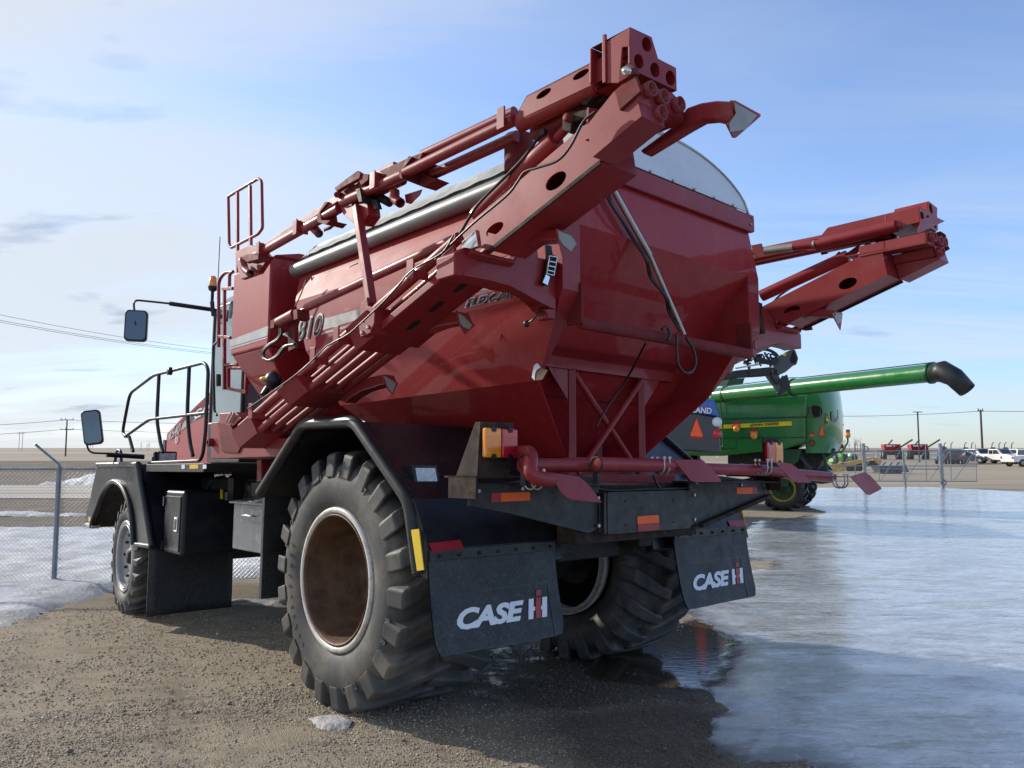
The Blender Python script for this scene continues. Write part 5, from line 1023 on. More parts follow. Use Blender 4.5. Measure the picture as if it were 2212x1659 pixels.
tag(land().build('ground', GRAV), kind='structure')
def inpoly(x, y, poly):
    c = np.zeros(x.shape, bool); n = len(poly)
    for i in range(n):
        x1, y1 = poly[i]; x2, y2 = poly[(i+1) % n]
        with np.errstate(divide='ignore', invalid='ignore'): k = ((y1 > y) != (y2 > y)) & (x < (x2-x1)*(y-y1)/(y2-y1+1e-12)+x1)
        c ^= k
    return c
def edged(x, y, poly):
    d = np.full(x.shape, 1e9); n = len(poly)
    for i in range(n):
        a = np.array(poly[i]); b_ = np.array(poly[(i+1) % n]); ab = b_-a; t = np.clip(((x-a[0])*ab[0]+(y-a[1])*ab[1])/(ab@ab+1e-12), 0, 1); d = np.minimum(d, np.hypot(x-a[0]-t*ab[0], y-a[1]-t*ab[1]))
    return np.where(inpoly(x, y, poly), d, -d)
def fbm(x, y, s, o=4, seed=0.0): return np.array([noise.fractal(Vector((a*s, b*s, seed)), 1, 2, o) for a, b in zip(x.ravel(), y.ravel())]).reshape(x.shape)
def patch(name, poly, res, mat, base=.004, rise=0.0, slope=.3, jag=.0, rough=0.0, rs=2.0, kind='structure', grow=None, label=None, cat=None, seed=0., holes=()):
    xs = [p[0] for p in poly]; ys = [p[1] for p in poly]; rx, ry = res
    X, Y = np.meshgrid(np.arange(min(xs)-rx, max(xs)+rx, rx), np.arange(min(ys)-ry, max(ys)+ry, ry), indexing='ij')
    d = edged(X, Y, poly)
    for h in holes: d = np.minimum(d, -edged(X, Y, h))
    if jag: d = d + jag*fbm(X, Y, 1/max(jag*2.2, .3), 5, seed+5)
    H = np.minimum(np.maximum(d, -.3)*slope, rise) + base
    if rough: H = H + rough*fbm(X, Y, rs, 5, seed)*np.clip(d*3, 0, 1)
    H = np.where(d < 0, np.maximum(d*.25, -.05) + base*.0, H)
    Z = ground(X, Y) + H; keep = d > -max(rx, ry)*1.6
    idx = -np.ones(X.shape, int); idx[keep] = np.arange(keep.sum()); v = np.stack([X[keep], Y[keep], Z[keep]], -1)
    a, b_, c, e = idx[:-1, :-1], idx[1:, :-1], idx[1:, 1:], idx[:-1, 1:]; ok = (a >= 0) & (b_ >= 0) & (c >= 0) & (e >= 0)
    f = list(zip(a[ok], b_[ok], c[ok], e[ok])); m = MB(); m.v = [tuple(p) for p in v]; m.f = [tuple(int(i) for i in q) for q in f]; m.s = [True]*len(f)
    o = m.build(name, mat); at = o.data.attributes.new('edge', 'FLOAT', 'POINT'); at.data.foreach_set('value', d[keep].astype(np.float32)); tag(o, label, cat, kind=kind); return o
g2 = lambda *uv: [GP(u, v)[:2] for u, v in uv]
def flat(name, poly, mat, h, n=1, kind='structure'):
    m = MB(); m.prism([(x, y, -.35 + h) for x, y in poly], (0, 0, -.02)); o = m.build(name, mat); tag(o, kind=kind); return o
# far land
flat('field', [(-3500, 120), (3500, 120), (3500, 5500), (-3500, 5500)], FARM, .03)
flat('grass_field', [(-260, 17.5), (-3.0, 18.5), (2.0, 36), (4, 60), (4, 200), (-700, 200)], GRASS, .012)
flat('road', [(-160, 35), (2, 30.5), (4, 41), (-160, 45.5)], ROAD, .05)
flat('highway', [(-1500, 255), (1500, 235), (1500, 300), (-1500, 330)], ROAD, .09)
flat('yard', [(4.5, 36), (60, 34), (300, 60), (300, 190), (4, 190)], YARD, .012)
# snow
patch('snow_bank', g2((0, 1352), (60, 1335), (140, 1308), (225, 1280)) + [(-3.6, 12.5), (-1.2, 13.2), (.3, 13.6), (1.2, 14.6), (1.8, 19.6), (-3, 19.8), (-14, 19.9), (-24, 19.0), (-24, 9), (-9.5, 6.5), (-6.2, 5.2)], (.12, .12), SNOW, .01, .07, .25, .16, .04, 1.5, seed=2.)
patch('snow_patch', g2((488, 1298), (610, 1296), (612, 1309), (490, 1306)), (.05, .05), SNOW, .004, .03, .3, .12, .03, 8, seed=3.)
patch('snow_patch', g2((664, 1553), (700, 1544), (742, 1548), (760, 1558), (748, 1572), (690, 1578), (676, 1570)), (.012, .012), SNOW, .004, .022, .5, .05, .02, 9, seed=4.)
q0, q1 = GP(175, 1072), GP(370, 1075)
patch('snow_pile', [(-26.0, 43), (-21, 42.0), (-19, 42.6), (-19, 45), (-22, 46)], (.2, .2), SNOW, .01, .75, .5, .3, .15, .8, seed=6.)
for k in range(2):
    cx_, cy_ = random.uniform(-18, -6), random.uniform(22, 25); r_ = random.uniform(.5, 1.3)
    patch('snow_patch', [(cx_ + r_*1.8*math.cos(t), cy_ + r_*.5*math.sin(t)) for t in [i*math.pi/5 for i in range(10)]], (.15, .1), SNOW, .02, .08, .3, .5, .05, 2, seed=10.+k)
# ice and puddle
icep = g2((1800, 1659), (1762, 1640), (1700, 1622), (1660, 1640), (1610, 1650), (1555, 1625), (1535, 1600), (1560, 1560), (1562, 1530), (1535, 1490), (1560, 1455), (1596, 1425), (1592, 1390), (1560, 1362), (1500, 1335), (1430, 1300), (1400, 1250), (1470, 1200), (1560, 1165), (1620, 1140), (1640, 1112), (1720, 1088), (1700, 1070), (1760, 1054), (2000, 1052), (2212, 1060))
icep = icep[:25] + [(icep[24][0] + 2, 36.5), (40, 36.5), (40, 9), (14, .5), (4, -.5), (1.5, .2)]
mud = [(1.9, 1.35), (2.3, 1.3)]
fh = [g2((1565, 1108), (1640, 1085), (1740, 1092), (1785, 1108), (1700, 1120), (1620, 1128)), g2((1560, 1218), (1620, 1208), (1670, 1214), (1660, 1226), (1600, 1234))]
patch('ice_sheet', icep, (.10, .10), ICE, .004, .022, .06, .16, .012, 1.6, seed=20., holes=fh)
patch('puddle', g2((1240, 1430), (1330, 1395), (1420, 1360), (1500, 1335), (1570, 1360), (1606, 1400), (1600, 1430), (1560, 1462), (1545, 1500), (1490, 1492), (1380, 1480), (1280, 1470)), (.03, .03), WATER, .005, .006, .06, .10, 0, 1, seed=30.)

# loose stones, far too many to count
def stones():
    iv = np.array([(1, 0, 0), (0, 1, 0), (-1, 0, 0), (0, -1, 0), (0, 0, 1), (.7, .7, .45), (-.7, .6, .5), (0, 0, -.6)]); ifc = np.array([(0,5,4),(5,1,4),(1,6,4),(6,2,4),(2,3,4),(3,0,4),(0,7,5),(5,7,1),(1,7,6),(6,7,2),(2,7,3),(3,7,0)]); nv = len(iv)
    out = []
    for n, r0, r1, s0, s1 in ((150000, 1.6, 3.6, .0022, .0055), (75000, 3.3, 6.5, .0036, .0085), (30000, 6, 11, .006, .013), (420, 1.8, 9, .010, .024)):
        rr = np.sqrt(r0*r0 + (r1*r1-r0*r0)*RNG.random(n)); a = RNG.uniform(R(50), R(132), n); x = rr*np.cos(a); y = rr*np.sin(a); s = s0 + (s1-s0)*RNG.random(n)**2.0
        cl = fbm(x, y, 1.1, 4, 40.); keep = (edged(x, y, icep) < -.02) & (cl*1.6 + RNG.random(n)*1.5 > .22); x, y, s = x[keep], y[keep], s[keep]
        out.append(np.stack([x, y, s], 1))
    A = np.concatenate(out); n = len(A); sc3 = RNG.uniform(.6, 1.35, (n, 3)); sc3[:, 2] *= .6; th = RNG.uniform(0, 6.28, n)
    V = iv[None]*sc3[:, None]*A[:, 2][:, None, None]; V = V*(1 + .18*RNG.standard_normal((n, nv, 1))); c, s_ = np.cos(th)[:, None], np.sin(th)[:, None]
    X = V[:, :, 0]*c - V[:, :, 1]*s_ + A[:, 0][:, None]; Y = V[:, :, 0]*s_ + V[:, :, 1]*c + A[:, 1][:, None]; hh_ = hump(A[:, 0], A[:, 1])
    Z = V[:, :, 2] + (ground(A[:, 0], A[:, 1]) + A[:, 2]*.32 + .0012 + hh_)[:, None]
    v = np.stack([X, Y, Z], -1).reshape(-1, 3); f = (ifc[None] + (np.arange(n)*nv)[:, None, None]).reshape(-1, 3)
    me = bpy.data.meshes.new('loose_stones'); me.vertices.add(len(v)); me.vertices.foreach_set('co', v.ravel()); me.loops.add(f.size); me.loops.foreach_set('vertex_index', f.ravel()); me.polygons.add(len(f)); me.polygons.foreach_set('loop_start', np.arange(0, f.size, 3)); me.polygons.foreach_set('loop_total', np.full(len(f), 3)); me.update(calc_edges=True)
    m = bpy.data.materials.new('pebble'); m.use_nodes = True; t_ = m.node_tree; b = t_.nodes['Principled BSDF']; g = N(t_, 'ShaderNodeNewGeometry'); rnd = g.outputs['Random Per Island']
    c_ = ramp(t_, rnd, [(0, (.15, .115, .085)), (.3, (.28, .225, .16)), (.65, (.42, .355, .265)), (.88, (.50, .455, .38)), (1, (.64, .61, .56))]); tcp = N(t_, 'ShaderNodeTexCoord'); c_ = mix(t_, mth(t_, 'MULTIPLY', wetmask(t_, tcp.outputs['Object']), .78), c_, (.085, .064, .042)); L(t_, c_, b.inputs['Base Color']); b.inputs['Roughness'].default_value = .75; me.materials.append(m)
    o = bpy.data.objects.new('loose_stones', me); COL.objects.link(o); tag(o, 'loose tan and grey gravel stones scattered over the yard', 'gravel', kind='stuff')
stones()

# ---------------------------------------------------------------- fences
def chain(p, q, z0, z1, cell, r, mat, name, parent):
    # diamond wire netting between two points; one mesh
    p, q = np.array(p, float), np.array(q, float); Ln = np.linalg.norm(q - p); dv = (q - p)/Ln; nrm_ = np.array([-dv[1], dv[0], 0.]); vs = []; fs = []
    n = int(Ln/cell); h = z1 - z0
    for sgn in (1, -1):
        k0 = -int(h/cell) if sgn == 1 else 0; k1 = n if sgn == 1 else n + int(h/cell)
        for k in range(k0, k1 + 1):
            a = k*cell; t0, t1 = 0, h
            if sgn == 1:
                if a < 0: t0 = -a
                if a + t1 > Ln: t1 = Ln - a
                s0, s1 = a + t0, a + t1
            else:
                if a > Ln: t0 = a - Ln
                if a - t1 < 0: t1 = a
                s0, s1 = a - t0, a - t1
            if t1 - t0 < cell*.4: continue
            P0 = p + dv*s0 + np.array([0, 0, z0 + t0]); P1 = p + dv*s1 + np.array([0, 0, z0 + t1]); d_ = nrm_ * r * (1 if sgn == 1 else -1); e_ = np.array([0, 0, 1.])*r*.7 + dv*r*.7*(-sgn)
            o = len(vs)
            for pp in (P0, P1): vs += [pp + d_*1.2 + e_, pp + d_*1.2 - e_, pp - d_*.6]
            fs += [(o+i, o+(i+1) % 3, o+3+(i+1) % 3, o+3+i) for i in range(3)]
    m = MB(); m.v = [tuple(a) for a in vs]; m.f = fs; m.s = [False]*len(fs); return m.build(name, mat, parent)
def fence_left():
    pb = GP(116, 1263); gz = pb[2]; hd = -.02
    e = empty('chain_link_fence', Matrix.Translation((0, 0, 0)), 'chain link fence with galvanised rail and a leaning barb arm left of the machine', 'fence')
    d = nrm([1, .10, 0]); sp = 3.05; H = (1263-1018)/1687*pb[1]*1.0
    for k in (-3, -2, -1, 0, 1, 2):
        b_ = np.array(pb) + d*sp*k; b_[2] = ground(b_[0], b_[1]); m = MB(); top = b_[2]*0 + pb[2] + H
        m.tube([(b_[0], b_[1], b_[2]-.1), (b_[0], b_[1], top+.03)], .036, 12); m.tube([(b_[0], b_[1], top), (b_[0], b_[1], top+.06), (b_[0]-.24, b_[1]-.22, top+.36)], .018, 10); m.build('fence_post', GALV, e)
    a = np.array(pb) - d*sp*3; b_ = np.array(pb) + d*sp*2; m = MB(); m.tube([(a[0], a[1], pb[2]+H), (b_[0], b_[1], pb[2]+H)], .022, 10); m.build('top_rail', GALV, e)
    chain((a[0], a[1]-.03, 0), (b_[0], b_[1]-.03, 0), pb[2]+.06, pb[2]+H+.02, .062, .0022, GALV, 'wire_netting', e)
fence_left()
def gate():
    d = 39.5; z0 = -.35
    def X(u): return (u - CX)/F*d/math.cos(PITCH)*1.0
    def Zp(v): return CAMZ + (967 - v)/F*d*1.0
    def pnt(u, v): r = wray(u, v); t = d/r[1]; return (r[0]*t, d, CAMZ + r[2]*t)
    e = empty('yard_gate', None, 'long galvanised sliding gate with diagonal braces across the far yard', 'gate')
    a, b_ = D5(-330, 380), D5(1640, 375)
    m = MB()
    for v0, v1 in ((383, 372), (558, 558), (738, 742)):
        p, q = pnt(*D5(-330, v0)), pnt(*D5(1655, v1)); m.tube([p, q], .026, 8)
    m.build('gate_rail', GALV, e)
    m = MB(); m.tube([pnt(*D5(430, 590)), pnt(*D5(1200, 597))], .025, 6); m.build('gate_rail', GALV, e)
    for u in (200, 485, 770, 1045, 1340, 1640):
        m = MB(); p, q = pnt(*D5(u-6, 300 if u in (1045, 200, 1640) else 380)), pnt(*D5(u+8, 742)); m.tube([p, q], .02, 8); m.build('gate_upright', GALV, e)
    for u0, u1 in ((-60, 170), (20+0, 0), (305, 450), (510, 735), (800, 1030), (1085, 1320), (1380, 1620)):
        if u1 <= 0: continue
        m = MB(); v0 = 600 if u0 == 305 else 730; m.tube([pnt(*D5(u0, v0)), pnt(*D5(u1, 390))], .018, 8); m.build('gate_brace', GALV, e)
    p, q = pnt(*D5(-330, 700)), pnt(*D5(1640, 700)); chain((p[0], d+.02, 0), (q[0], d+.02, 0), pnt(*D5(0, 740))[2], pnt(*D5(0, 378))[2], .085, .0024, GALV, 'wire_netting', e)
    f = empty('fence_post_pair', None, 'two stout grey posts with ring brackets carrying the sliding gate', 'post')
    for u, vt, vb in ((300, 290, 620), (1222, 290, 822), (780, 380, 822)):
        m = MB(); p, q = pnt(*D5(u-12, vt)), pnt(*D5(u+8, vb)); r_ = .09 if u != 780 else .055; m.tube([(q[0], d-.12, z0-.1), (q[0]-.05, d-.12, p[2])], r_, 12); po = m.build('gate_post', GALV, f)
        if u != 780:
            m = MB()
            for vv in (358, 755):
                c_ = pnt(*D5(u+8, vv)); m.tube([(c_[0]+.13*math.cos(t), d-.2, c_[2]+.13*math.sin(t)) for t in [i*math.pi/8 for i in range(17)]], .035, 6)
            m.build('roller_bracket', GALV, f)
gate()

# ---------------------------------------------------------------- poles, wires
def wpt(u, v, d): r = wray(u, v); t = d/r[1]; return (r[0]*t, d, CAMZ + r[2]*t)
def pole(name, u, vt, vb, d, r, mat, label, cat, arms=(), group=None):
    t = wpt(u, vt, d); e = empty(name, None, label, cat, group); m = MB(); m.tube([(t[0], d, -.5), t], [r*1.3, r], 8); m.build('pole', mat, e)
    for v, w_ in arms: a, b_ = wpt(u - w_, v, d), wpt(u + w_, v, d); m = MB(); m.sq(a, b_, r*1.1); [m.tube([(x, d, a[2]), (x, d, a[2]+r*3)], r*.5, 6) for x in (a[0]+.1, (a[0]+b_[0])/2 - .4, b_[0]-.1)]; m.build('cross_arm', mat, e)
    return t
t1 = pole('utility_pole', 145, 906, 973, 180, .14, WOOD, 'dark double armed utility pole on the left horizon', 'utility pole', ((907, 14), (928, 14)), 'utility poles')
t2 = pole('utility_pole', 2118, 885, 985, 150, .17, WOOD, 'brown wooden utility pole standing behind the white pickups', 'utility pole', ((888, 6),), 'utility poles')
tp_ = wpt(1982, 889, 110); e = empty('street_lamp', None, 'slim dark light pole with twin lamp heads beyond the gate', 'street lamp'); m = MB(); m.tube([(tp_[0], 110, -.5), tp_], .10, 8); m.build('pole', BPOLE, e); m = MB(); a, b_ = wpt(1972, 890, 110), wpt(1992, 890, 110); m.sq(a, b_, .12, .10); m.build('lamp_head', BPOLE, e)
for k, (u, vt, d, lb) in enumerate(((26+20, 933, 700, 'left of the double armed pole'), (199, 942, 900, 'right of the double armed pole'), (450, 935, 700, 'seen between the handrail bars'), (563, 944, 950, 'seen just left of the red hood'))):
    if u > 500: continue
    e = empty('transmission_tower', None, 'faint two legged power pylon on the horizon, ' + lb, 'pylon', 'power pylons'); 
    for s_ in (-2.6, 2.6): t = wpt(u, vt, d); m = MB(); m.tube([(t[0]+s_*.55, d, -.4), (t[0]+s_*.55, d, t[2])], .22, 6); m.build('leg', GREYW, e)
    m = MB(); m.sq((t[0]-3.4, d, t[2]-1.5), (t[0]+3.4, d, t[2]-1.5), .3); m.build('cross_arm', GREYW, e)
def wire(pts, r, name, label, grp=None):
    m = MB(); m.tube(pts, r, 5); o = m.build(name, WIRE); tag(o, label, 'cable', grp); return o
def sag(a, b_, s, n=10): return [(a[0]+(b_[0]-a[0])*i/n, a[1]+(b_[1]-a[1])*i/n, a[2]+(b_[2]-a[2])*i/n - s*4*(i/n)*(1-i/n)) for i in range(n+1)]
for (v0, v1, lb) in ((677, 754, 'topmost'), (689, 760, 'middle'), (693, 763, 'lowest')): wire(sag(wpt(-900, v0-122, 70), wpt(-40, v0-5, 60), .15) + sag(wpt(-40, v0-5, 60), wpt(520, v1+7, 90), .35)[1:] + [wpt(1350, v1+118, 150)], .018, 'power_line', lb + ' of the three overhead cables crossing the pale sky at left', 'cables crossing the left sky')
for v, lb in ((907, 'upper'), (927, 'lower')):
    a = wpt(145, v, 180); wire(sag(wpt(-900, v+5, 120), a, 1.6) + sag(a, wpt(900, v+3.5, 240), 1.0)[1:], .05, 'power_line', lb + ' cable strung from the double armed pole on the left horizon', 'cables on the left pole')
wire(sag(wpt(1790, 899, 175), wpt(2118, 888, 150), .3) + [wpt(2230, 889, 150)], .05, 'power_line', 'single overhead cable running to the brown pole at right')

# ---------------------------------------------------------------- green combine
CO = fr(*wpt(1745, 967, 25.0)[:2], -.35, 62)    # origin: near rear corner; local +y = its front (to the left and away)
CB_ = empty('combine_harvester', CO.M, 'big green combine harvester with yellow stripe and long green unloading auger', 'combine'); CP = CO.pt
def c(pts, cr, **k): return PP(cr, pts, f=CP, **k)
side = c([(1745, 848), (1680, 852), (1540, 858), (1380, 860), (1380, 985), (1560, 985), (1690, 972), (1742, 957)], V0, x=0)
m = MB(); m.prism(side, (2.9, 0, 0)); BD = m.build('combine_body', GREEN, CB_, bevel=.10, seg=4)
# rounded tail
def tail(i, j):
    z0_, z1_ = side[7][2]-.32, side[0][2]
    a = math.pi*j; z = z0_ + (z1_ + .45 - z0_)*i; dep = 1.0*(math.sin(a)**.42) * (1 - .12*abs(i-.45)**2*4)*(1 if i > .12 else .85+i*1.2); return (.02 + 2.86*(.5 - .5*math.cos(a)), side[0][1] - dep + .12, z)
m = MB(); m.grid(tail, 12, 20); m.add([tail(1, j/20) for j in range(21)], [tuple(range(21))]); m.add([tail(0, j/20) for j in range(21)], [tuple(range(21))]); TL = m.build('tail_hood', GREEN, CB_)
q = c([(940, 540), (828, 545), (828, 577), (345, 597), (340, 570)], D4, x=-.012)
q = c([(828, 545), (828, 577), (300, 600), (300, 573)], D4, x=-.012); m = MB(); m.prism(q, (.01, 0, 0)); m.build('yellow_stripe', JYEL, BD); q = c([(831, 542), (831, 581), (300, 604), (300, 570)], D4, x=-.006); m = MB(); m.prism(q, (.004, 0, 0)); m.build('stripe_border', BLKD, BD)
def cword(t, bl, br, tl, mat, **k):
    a, b_, d_ = [Vector(CP(*D4(*q), x=-.018)) for q in (bl, br, tl)]; m = MB(); put_text(m, t, a, b_-a, d_-a, (-1, 0, 0), .01, **k); m.build('side_lettering', mat, BD)
cword('JOHN DEERE', (535, 588), (735, 578), (537, 564), BLKD, off=.01)
for z in (.0,):
    for pts in ([(300, 525), (940, 510), (940, 522), (300, 538)], [(300, 660), (925, 655), (925, 662), (300, 668)]): m = MB(); m.prism(c(pts, D4, x=-.012), (.01, 0, 0)); m.build('body_crease', DGREEN, BD)
m = MB(); m.prism(c([(300, 395), (930, 372), (960, 345), (990, 350), (940, 420), (300, 432)], D4, x=.25), (2.2, 0, 0)); m.build('engine_deck', DGREEN, CB_)
m = MB()
for pts in ([(615, 430), (615, 390), (660, 380), (780, 375), (870, 380), (920, 365)], [(640, 425), (690, 392), (740, 385), (830, 400), (880, 420)], [(520, 430), (530, 400), (560, 395), (600, 420)]): m.tube(curve(c(pts, D4, x=.15), 5), .035, 8)
m.tube(curve(c([(610, 395), (780, 372)], D4, x=.1), 3), .06, 8); m.build('deck_hoses', DARK, CB_)
m = MB(); e0 = CP(*D4(992, 478), x=-.02); m.lathe([(-.12, .20), (.25, .20), (.25, .001)], (e0[0]+.1, e0[1]-.0, e0[2]), 'x', 20); m.build('exhaust_port', RUSTD, CB_)
# auger: its own swing-out pipe towards the camera
a0, a1 = Vector(wpt(*D4(300, 368), 25.6)), Vector(wpt(*D4(1830, 207), 18.6)); IM = CB_.matrix_world.inverted(); IMm = Matrix([list(r) for r in CO.I])
a0, a1 = IMm @ a0, IMm @ a1
m = MB(); m.tube([a0, a1], [.245, .222], 32); AG = m.build('unloading_auger', GREEN, CB_); 
for t in (.062, .43, .985):
    c_ = a0.lerp(a1, t); dv = (a1 - a0).normalized(); m = MB(); m.tube([c_ - dv*.03, c_ + dv*.03], .262, 32); m.build('auger_collar', DGREEN, AG)
m = MB(); sp = [IMm @ Vector(wpt(*D4(u, v), d_)) for u, v, d_ in ((1828, 210, 18.6), (1880, 200, 18.4), (1960, 240, 18.2), (2050, 330, 18.0))]
m.tube([a1, sp[1], sp[2], sp[3]], [.22, .25, .22, .19], 20, caps=False); m.build('auger_spout', PLAST, AG, solid=.02)
m = MB()
m.tube([tuple(a0 + dv*.3 + Vector((0, 0, .27))), tuple(a0.lerp(a1, .42) + Vector((0, 0, .29))), tuple(a0.lerp(a1, .46) + Vector((0, 0, .26))), tuple(a1 + Vector((0, 0, .25)))], .014, 6); m.build('auger_line', DARK, AG)
# emblem, triangle and lamps sit on the tail hood: each outline is laid on its surface
from mathutils.bvhtree import BVHTree
bpy.context.view_layer.update()
_bv = BVHTree.FromPolygons([v_.co[:] for v_ in TL.data.vertices], [p_.vertices[:] for p_ in TL.data.polygons])
def onhood(cr, u, v, lift=.02):
    o = Vector(CO.I[:3, :3] @ CAMP + CO.I[:3, 3]); d = Vector(CO.I[:3, :3] @ wray(*cr(u, v))).normalized(); h = _bv.ray_cast(o, d)
    return (h[0] if h[0] is not None else o + d*27) - d*lift
def sticker(cr, pts, mat, nm, lift=.02, th=.012):
    q = [onhood(cr, u, v, lift) for u, v in pts]; o = Vector(CO.I[:3, :3] @ CAMP + CO.I[:3, 3]); d = (q[0] - o).normalized()
    m = MB(); m.prism(q, d*th); return m.build(nm, mat, TL)
ov = lambda cx_, cy_, a, b_, n=20: [(cx_ + a*math.cos(2*math.pi*i/n), cy_ + b_*math.sin(2*math.pi*i/n)) for i in range(n)]
sticker(F2, ov(1133, 215, 42, 118), JYEL, 'emblem_edge', .03); sticker(F2, ov(1133, 215, 36, 110), CHAR, 'tail_emblem', .045)
sticker(F2, [(1128, 165), (1140, 160), (1138, 185), (1145, 215), (1165, 250), (1160, 280), (1148, 258), (1125, 245), (1110, 225), (1128, 222), (1132, 200)], JYEL, 'leaping_deer', .06)
sticker(F2, [(1045, 312), (1092, 500), (1080, 522), (1000, 522), (992, 500)], REDF, 'triangle_border', .03); sticker(F2, [(1045, 322), (1083, 500), (1074, 510), (1010, 510), (1001, 500)], ORNG, 'warning_triangle', .045)
sticker(F2, [(830, 486), (912, 488), (910, 526), (830, 524)], ORNG, 'orange_reflector', .04); sticker(F2, [(830, 460), (912, 462), (912, 486), (830, 484)], REDF, 'red_reflector', .04)
sticker(F2, ov(872, 635, 58, 52), DGREEN, 'lamp_housing', .03); sticker(F2, ov(870, 640, 36, 30), REDL, 'tail_lamp', .06)
sticker(F2, [(862, 0), (1005, 0), (1015, 90), (1005, 175), (900, 190), (868, 110)], HOLE, 'intake_recess', .03)
sticker(F2, [(780, 530), (1290, 545), (1310, 580), (790, 565)], DGREEN, 'hood_crease', .02); sticker(F2, [(765, 230), (800, 0), (815, 0), (785, 225), (790, 720), (770, 730)], DGREEN, 'hood_seam', .02)
sticker(F2, [(1210, 90), (1330, 60), (1332, 215), (1300, 275), (1215, 240)], CHAR, 'light_panel', .05)
yt = side[0][1] - .9
m = MB(); q_ = [IMm @ Vector(wpt(*D4(u, v), 26.0)) for u, v in ((1148, 460), (1180, 480), (1186, 510), (1165, 528), (1148, 525))]; m.prism(q_, (0, .15, 0)); m.build('tail_mirror', CHAR, CB_); m = MB(); q_ = [IMm @ Vector(wpt(*D4(u, v), 26.0)) for u, v in ((1140, 540), (1175, 535), (1190, 570), (1180, 605), (1140, 625))]; m.prism(q_, (0, .15, 0)); m.build('tail_mirror', CHAR, CB_)
# marker lamps on stalks
for cr, pts, tp, am in ((D4, [(325, 400), (345, 560), (350, 720), (330, 735)], None, None), (D4, [(442, 620), (445, 700), (440, 735), (345, 738)], (413, 468, 548, 618), (442, 598)), (D4, [(566, 670), (568, 690)], (535, 594, 604, 668), (565, 648))):
    m = MB(); xx = -.9 if tp and tp[0] > 1000 else -.45; g_ = (lambda u, v: CP(*D4(u, v), y=yt+1.2)) if tp and tp[0] > 1000 else (lambda u, v: CP(*D4(u, v), x=-.45))
    m.tube(fillet([g_(*a) for a in pts], .06, 3), .025, 8); S_ = m.build('lamp_stalk', DGREEN, CB_)
    if tp:
        u0, u1, v0, v1 = tp; vm = (v0*.6+v1*.4); off = Vector((-.02, 0, 0)) if not tp[0] > 1000 else Vector((0, -.02, 0))
        m = MB(); m.prism([g_(u0, v0), g_(u1, v0), g_(u1, vm+10), ((Vector(g_((u0+u1)/2+8, v1)))), g_((u0+u1)/2-8, v1), g_(u0, vm+10)], -off*2); m.build('lamp_board', CHAR, S_)
        m = MB(); m.prism([Vector(g_(u, v)) + off for u, v in ((u0+2, vm-12), (u1-2, vm-12), (u1-2, vm+4), (u0+2, vm+4))], off*.3); m.build('orange_reflector', ORNG, S_)
        m = MB(); m.prism([Vector(g_(u, v)) + off for u, v in ((u0+2, v0+2), (u1-2, v0+2), (u1-2, vm-12), (u0+2, vm-12))], off*.3); m.build('red_reflector', REDF, S_)
        m = MB(); m.ball(Vector(g_(*am)) + off, .11 if u0 < 1000 else .08, 12, (.5, 1, 1) if u0 < 1000 else (.8, .5, 1)); m.build('amber_lamp', AMBER, S_)
def w3(u, v, d=24.0): return IMm @ Vector(wpt(*D4(u, v), d))
m = MB(); m.tube(fillet([w3(*a) for a in [(1217, 662), (1219, 690), (1185, 748), (1175, 762), (1100, 762)]], .06, 3), .028, 8); S_ = m.build('lamp_stalk', DGREEN, CB_)
dv_ = (w3(1217, 640, 24.1) - w3(1217, 640, 24.0)).normalized()
for a, mt, nm, o_ in (((1205, 1233, 604, 662), CHAR, 'lamp_board', 0), ((1208, 1230, 618, 632), ORNG, 'orange_reflector', -.02), ((1208, 1230, 606, 618), REDF, 'red_reflector', -.02)):
    u0, u1, v0, v1 = a; m = MB(); m.prism([w3(u, v) + dv_*o_ for u, v in ((u0, v0), (u1, v0), (u1, v1), (u0, v1))], dv_*.018); m.build(nm, mt, S_)
m = MB(); m.ball(w3(1218, 643) , .085, 12); m.build('amber_lamp', AMBER, S_)
# underbody, straw chute, wheels
m = MB(); m.prism(c([(380, 735), (925, 740), (1130, 735), (1110, 770), (1040, 820), (1000, 900), (700, 980), (500, 930), (380, 900)], D4, x=.5), (1.9, 0, 0)); m.build('underbody', DARK, CB_, bevel=.05)
m = MB(); m.prism(c([(590, 735), (900, 740), (870, 830), (830, 860), (760, 850), (640, 800)], D4, x=.1), (2.6, 0, 0)); m.build('side_skirt', DGREEN, CB_, bevel=.05)
m = MB(); ch = [(860, 780), (960, 800), (1040, 880), (1110, 900), (1010, 985), (870, 860)]; yc_ = CP(*D4(960, 850), x=1.0)[1]
for i in range(11): t = i/10; m.sq(CP(*D4(870+150*t, 770+15*t), x=.3+2*t), CP(*D4(960+150*t, 880+20*t), x=.3+2*t), .04, .10)
m.build('straw_chute', CHAR, CB_); m = MB(); m.prism(c([(870, 860), (960, 850), (1110, 900), (1000, 960), (900, 930)], D4, x=1.2), (.6, 0, 0)); m.prism(c([(900, 960), (1030, 985), (1110, 975), (1000, 960)], D4, x=.4), (1.6, 0, 0)); m.build('chute_pan', CHAR, CB_, bevel=.02); m = MB(); m.sq(CP(*D4(1045, 760), x=.4), CP(*D4(1075, 900), x=.4), .09, .09); m.sq(CP(*D4(900, 760), x=.4), CP(*D4(930, 900), x=.4), .07, .07); m.build('chute_arm', DGREEN, CB_, split=True)
m = MB(); m.box(.1, 2.7, CP(*V0(1700, 1060), x=.4)[1]-.1, CP(*V0(1700, 1060), x=.4)[1]+.5, .75, 1.15); m.prism(c([(480, 980), (680, 960), (780, 1000), (760, 1040), (600, 1035)], D4, x=.3), (1.0, 0, 0)); m.build('rear_axle', DGREEN, CB_, bevel=.04)
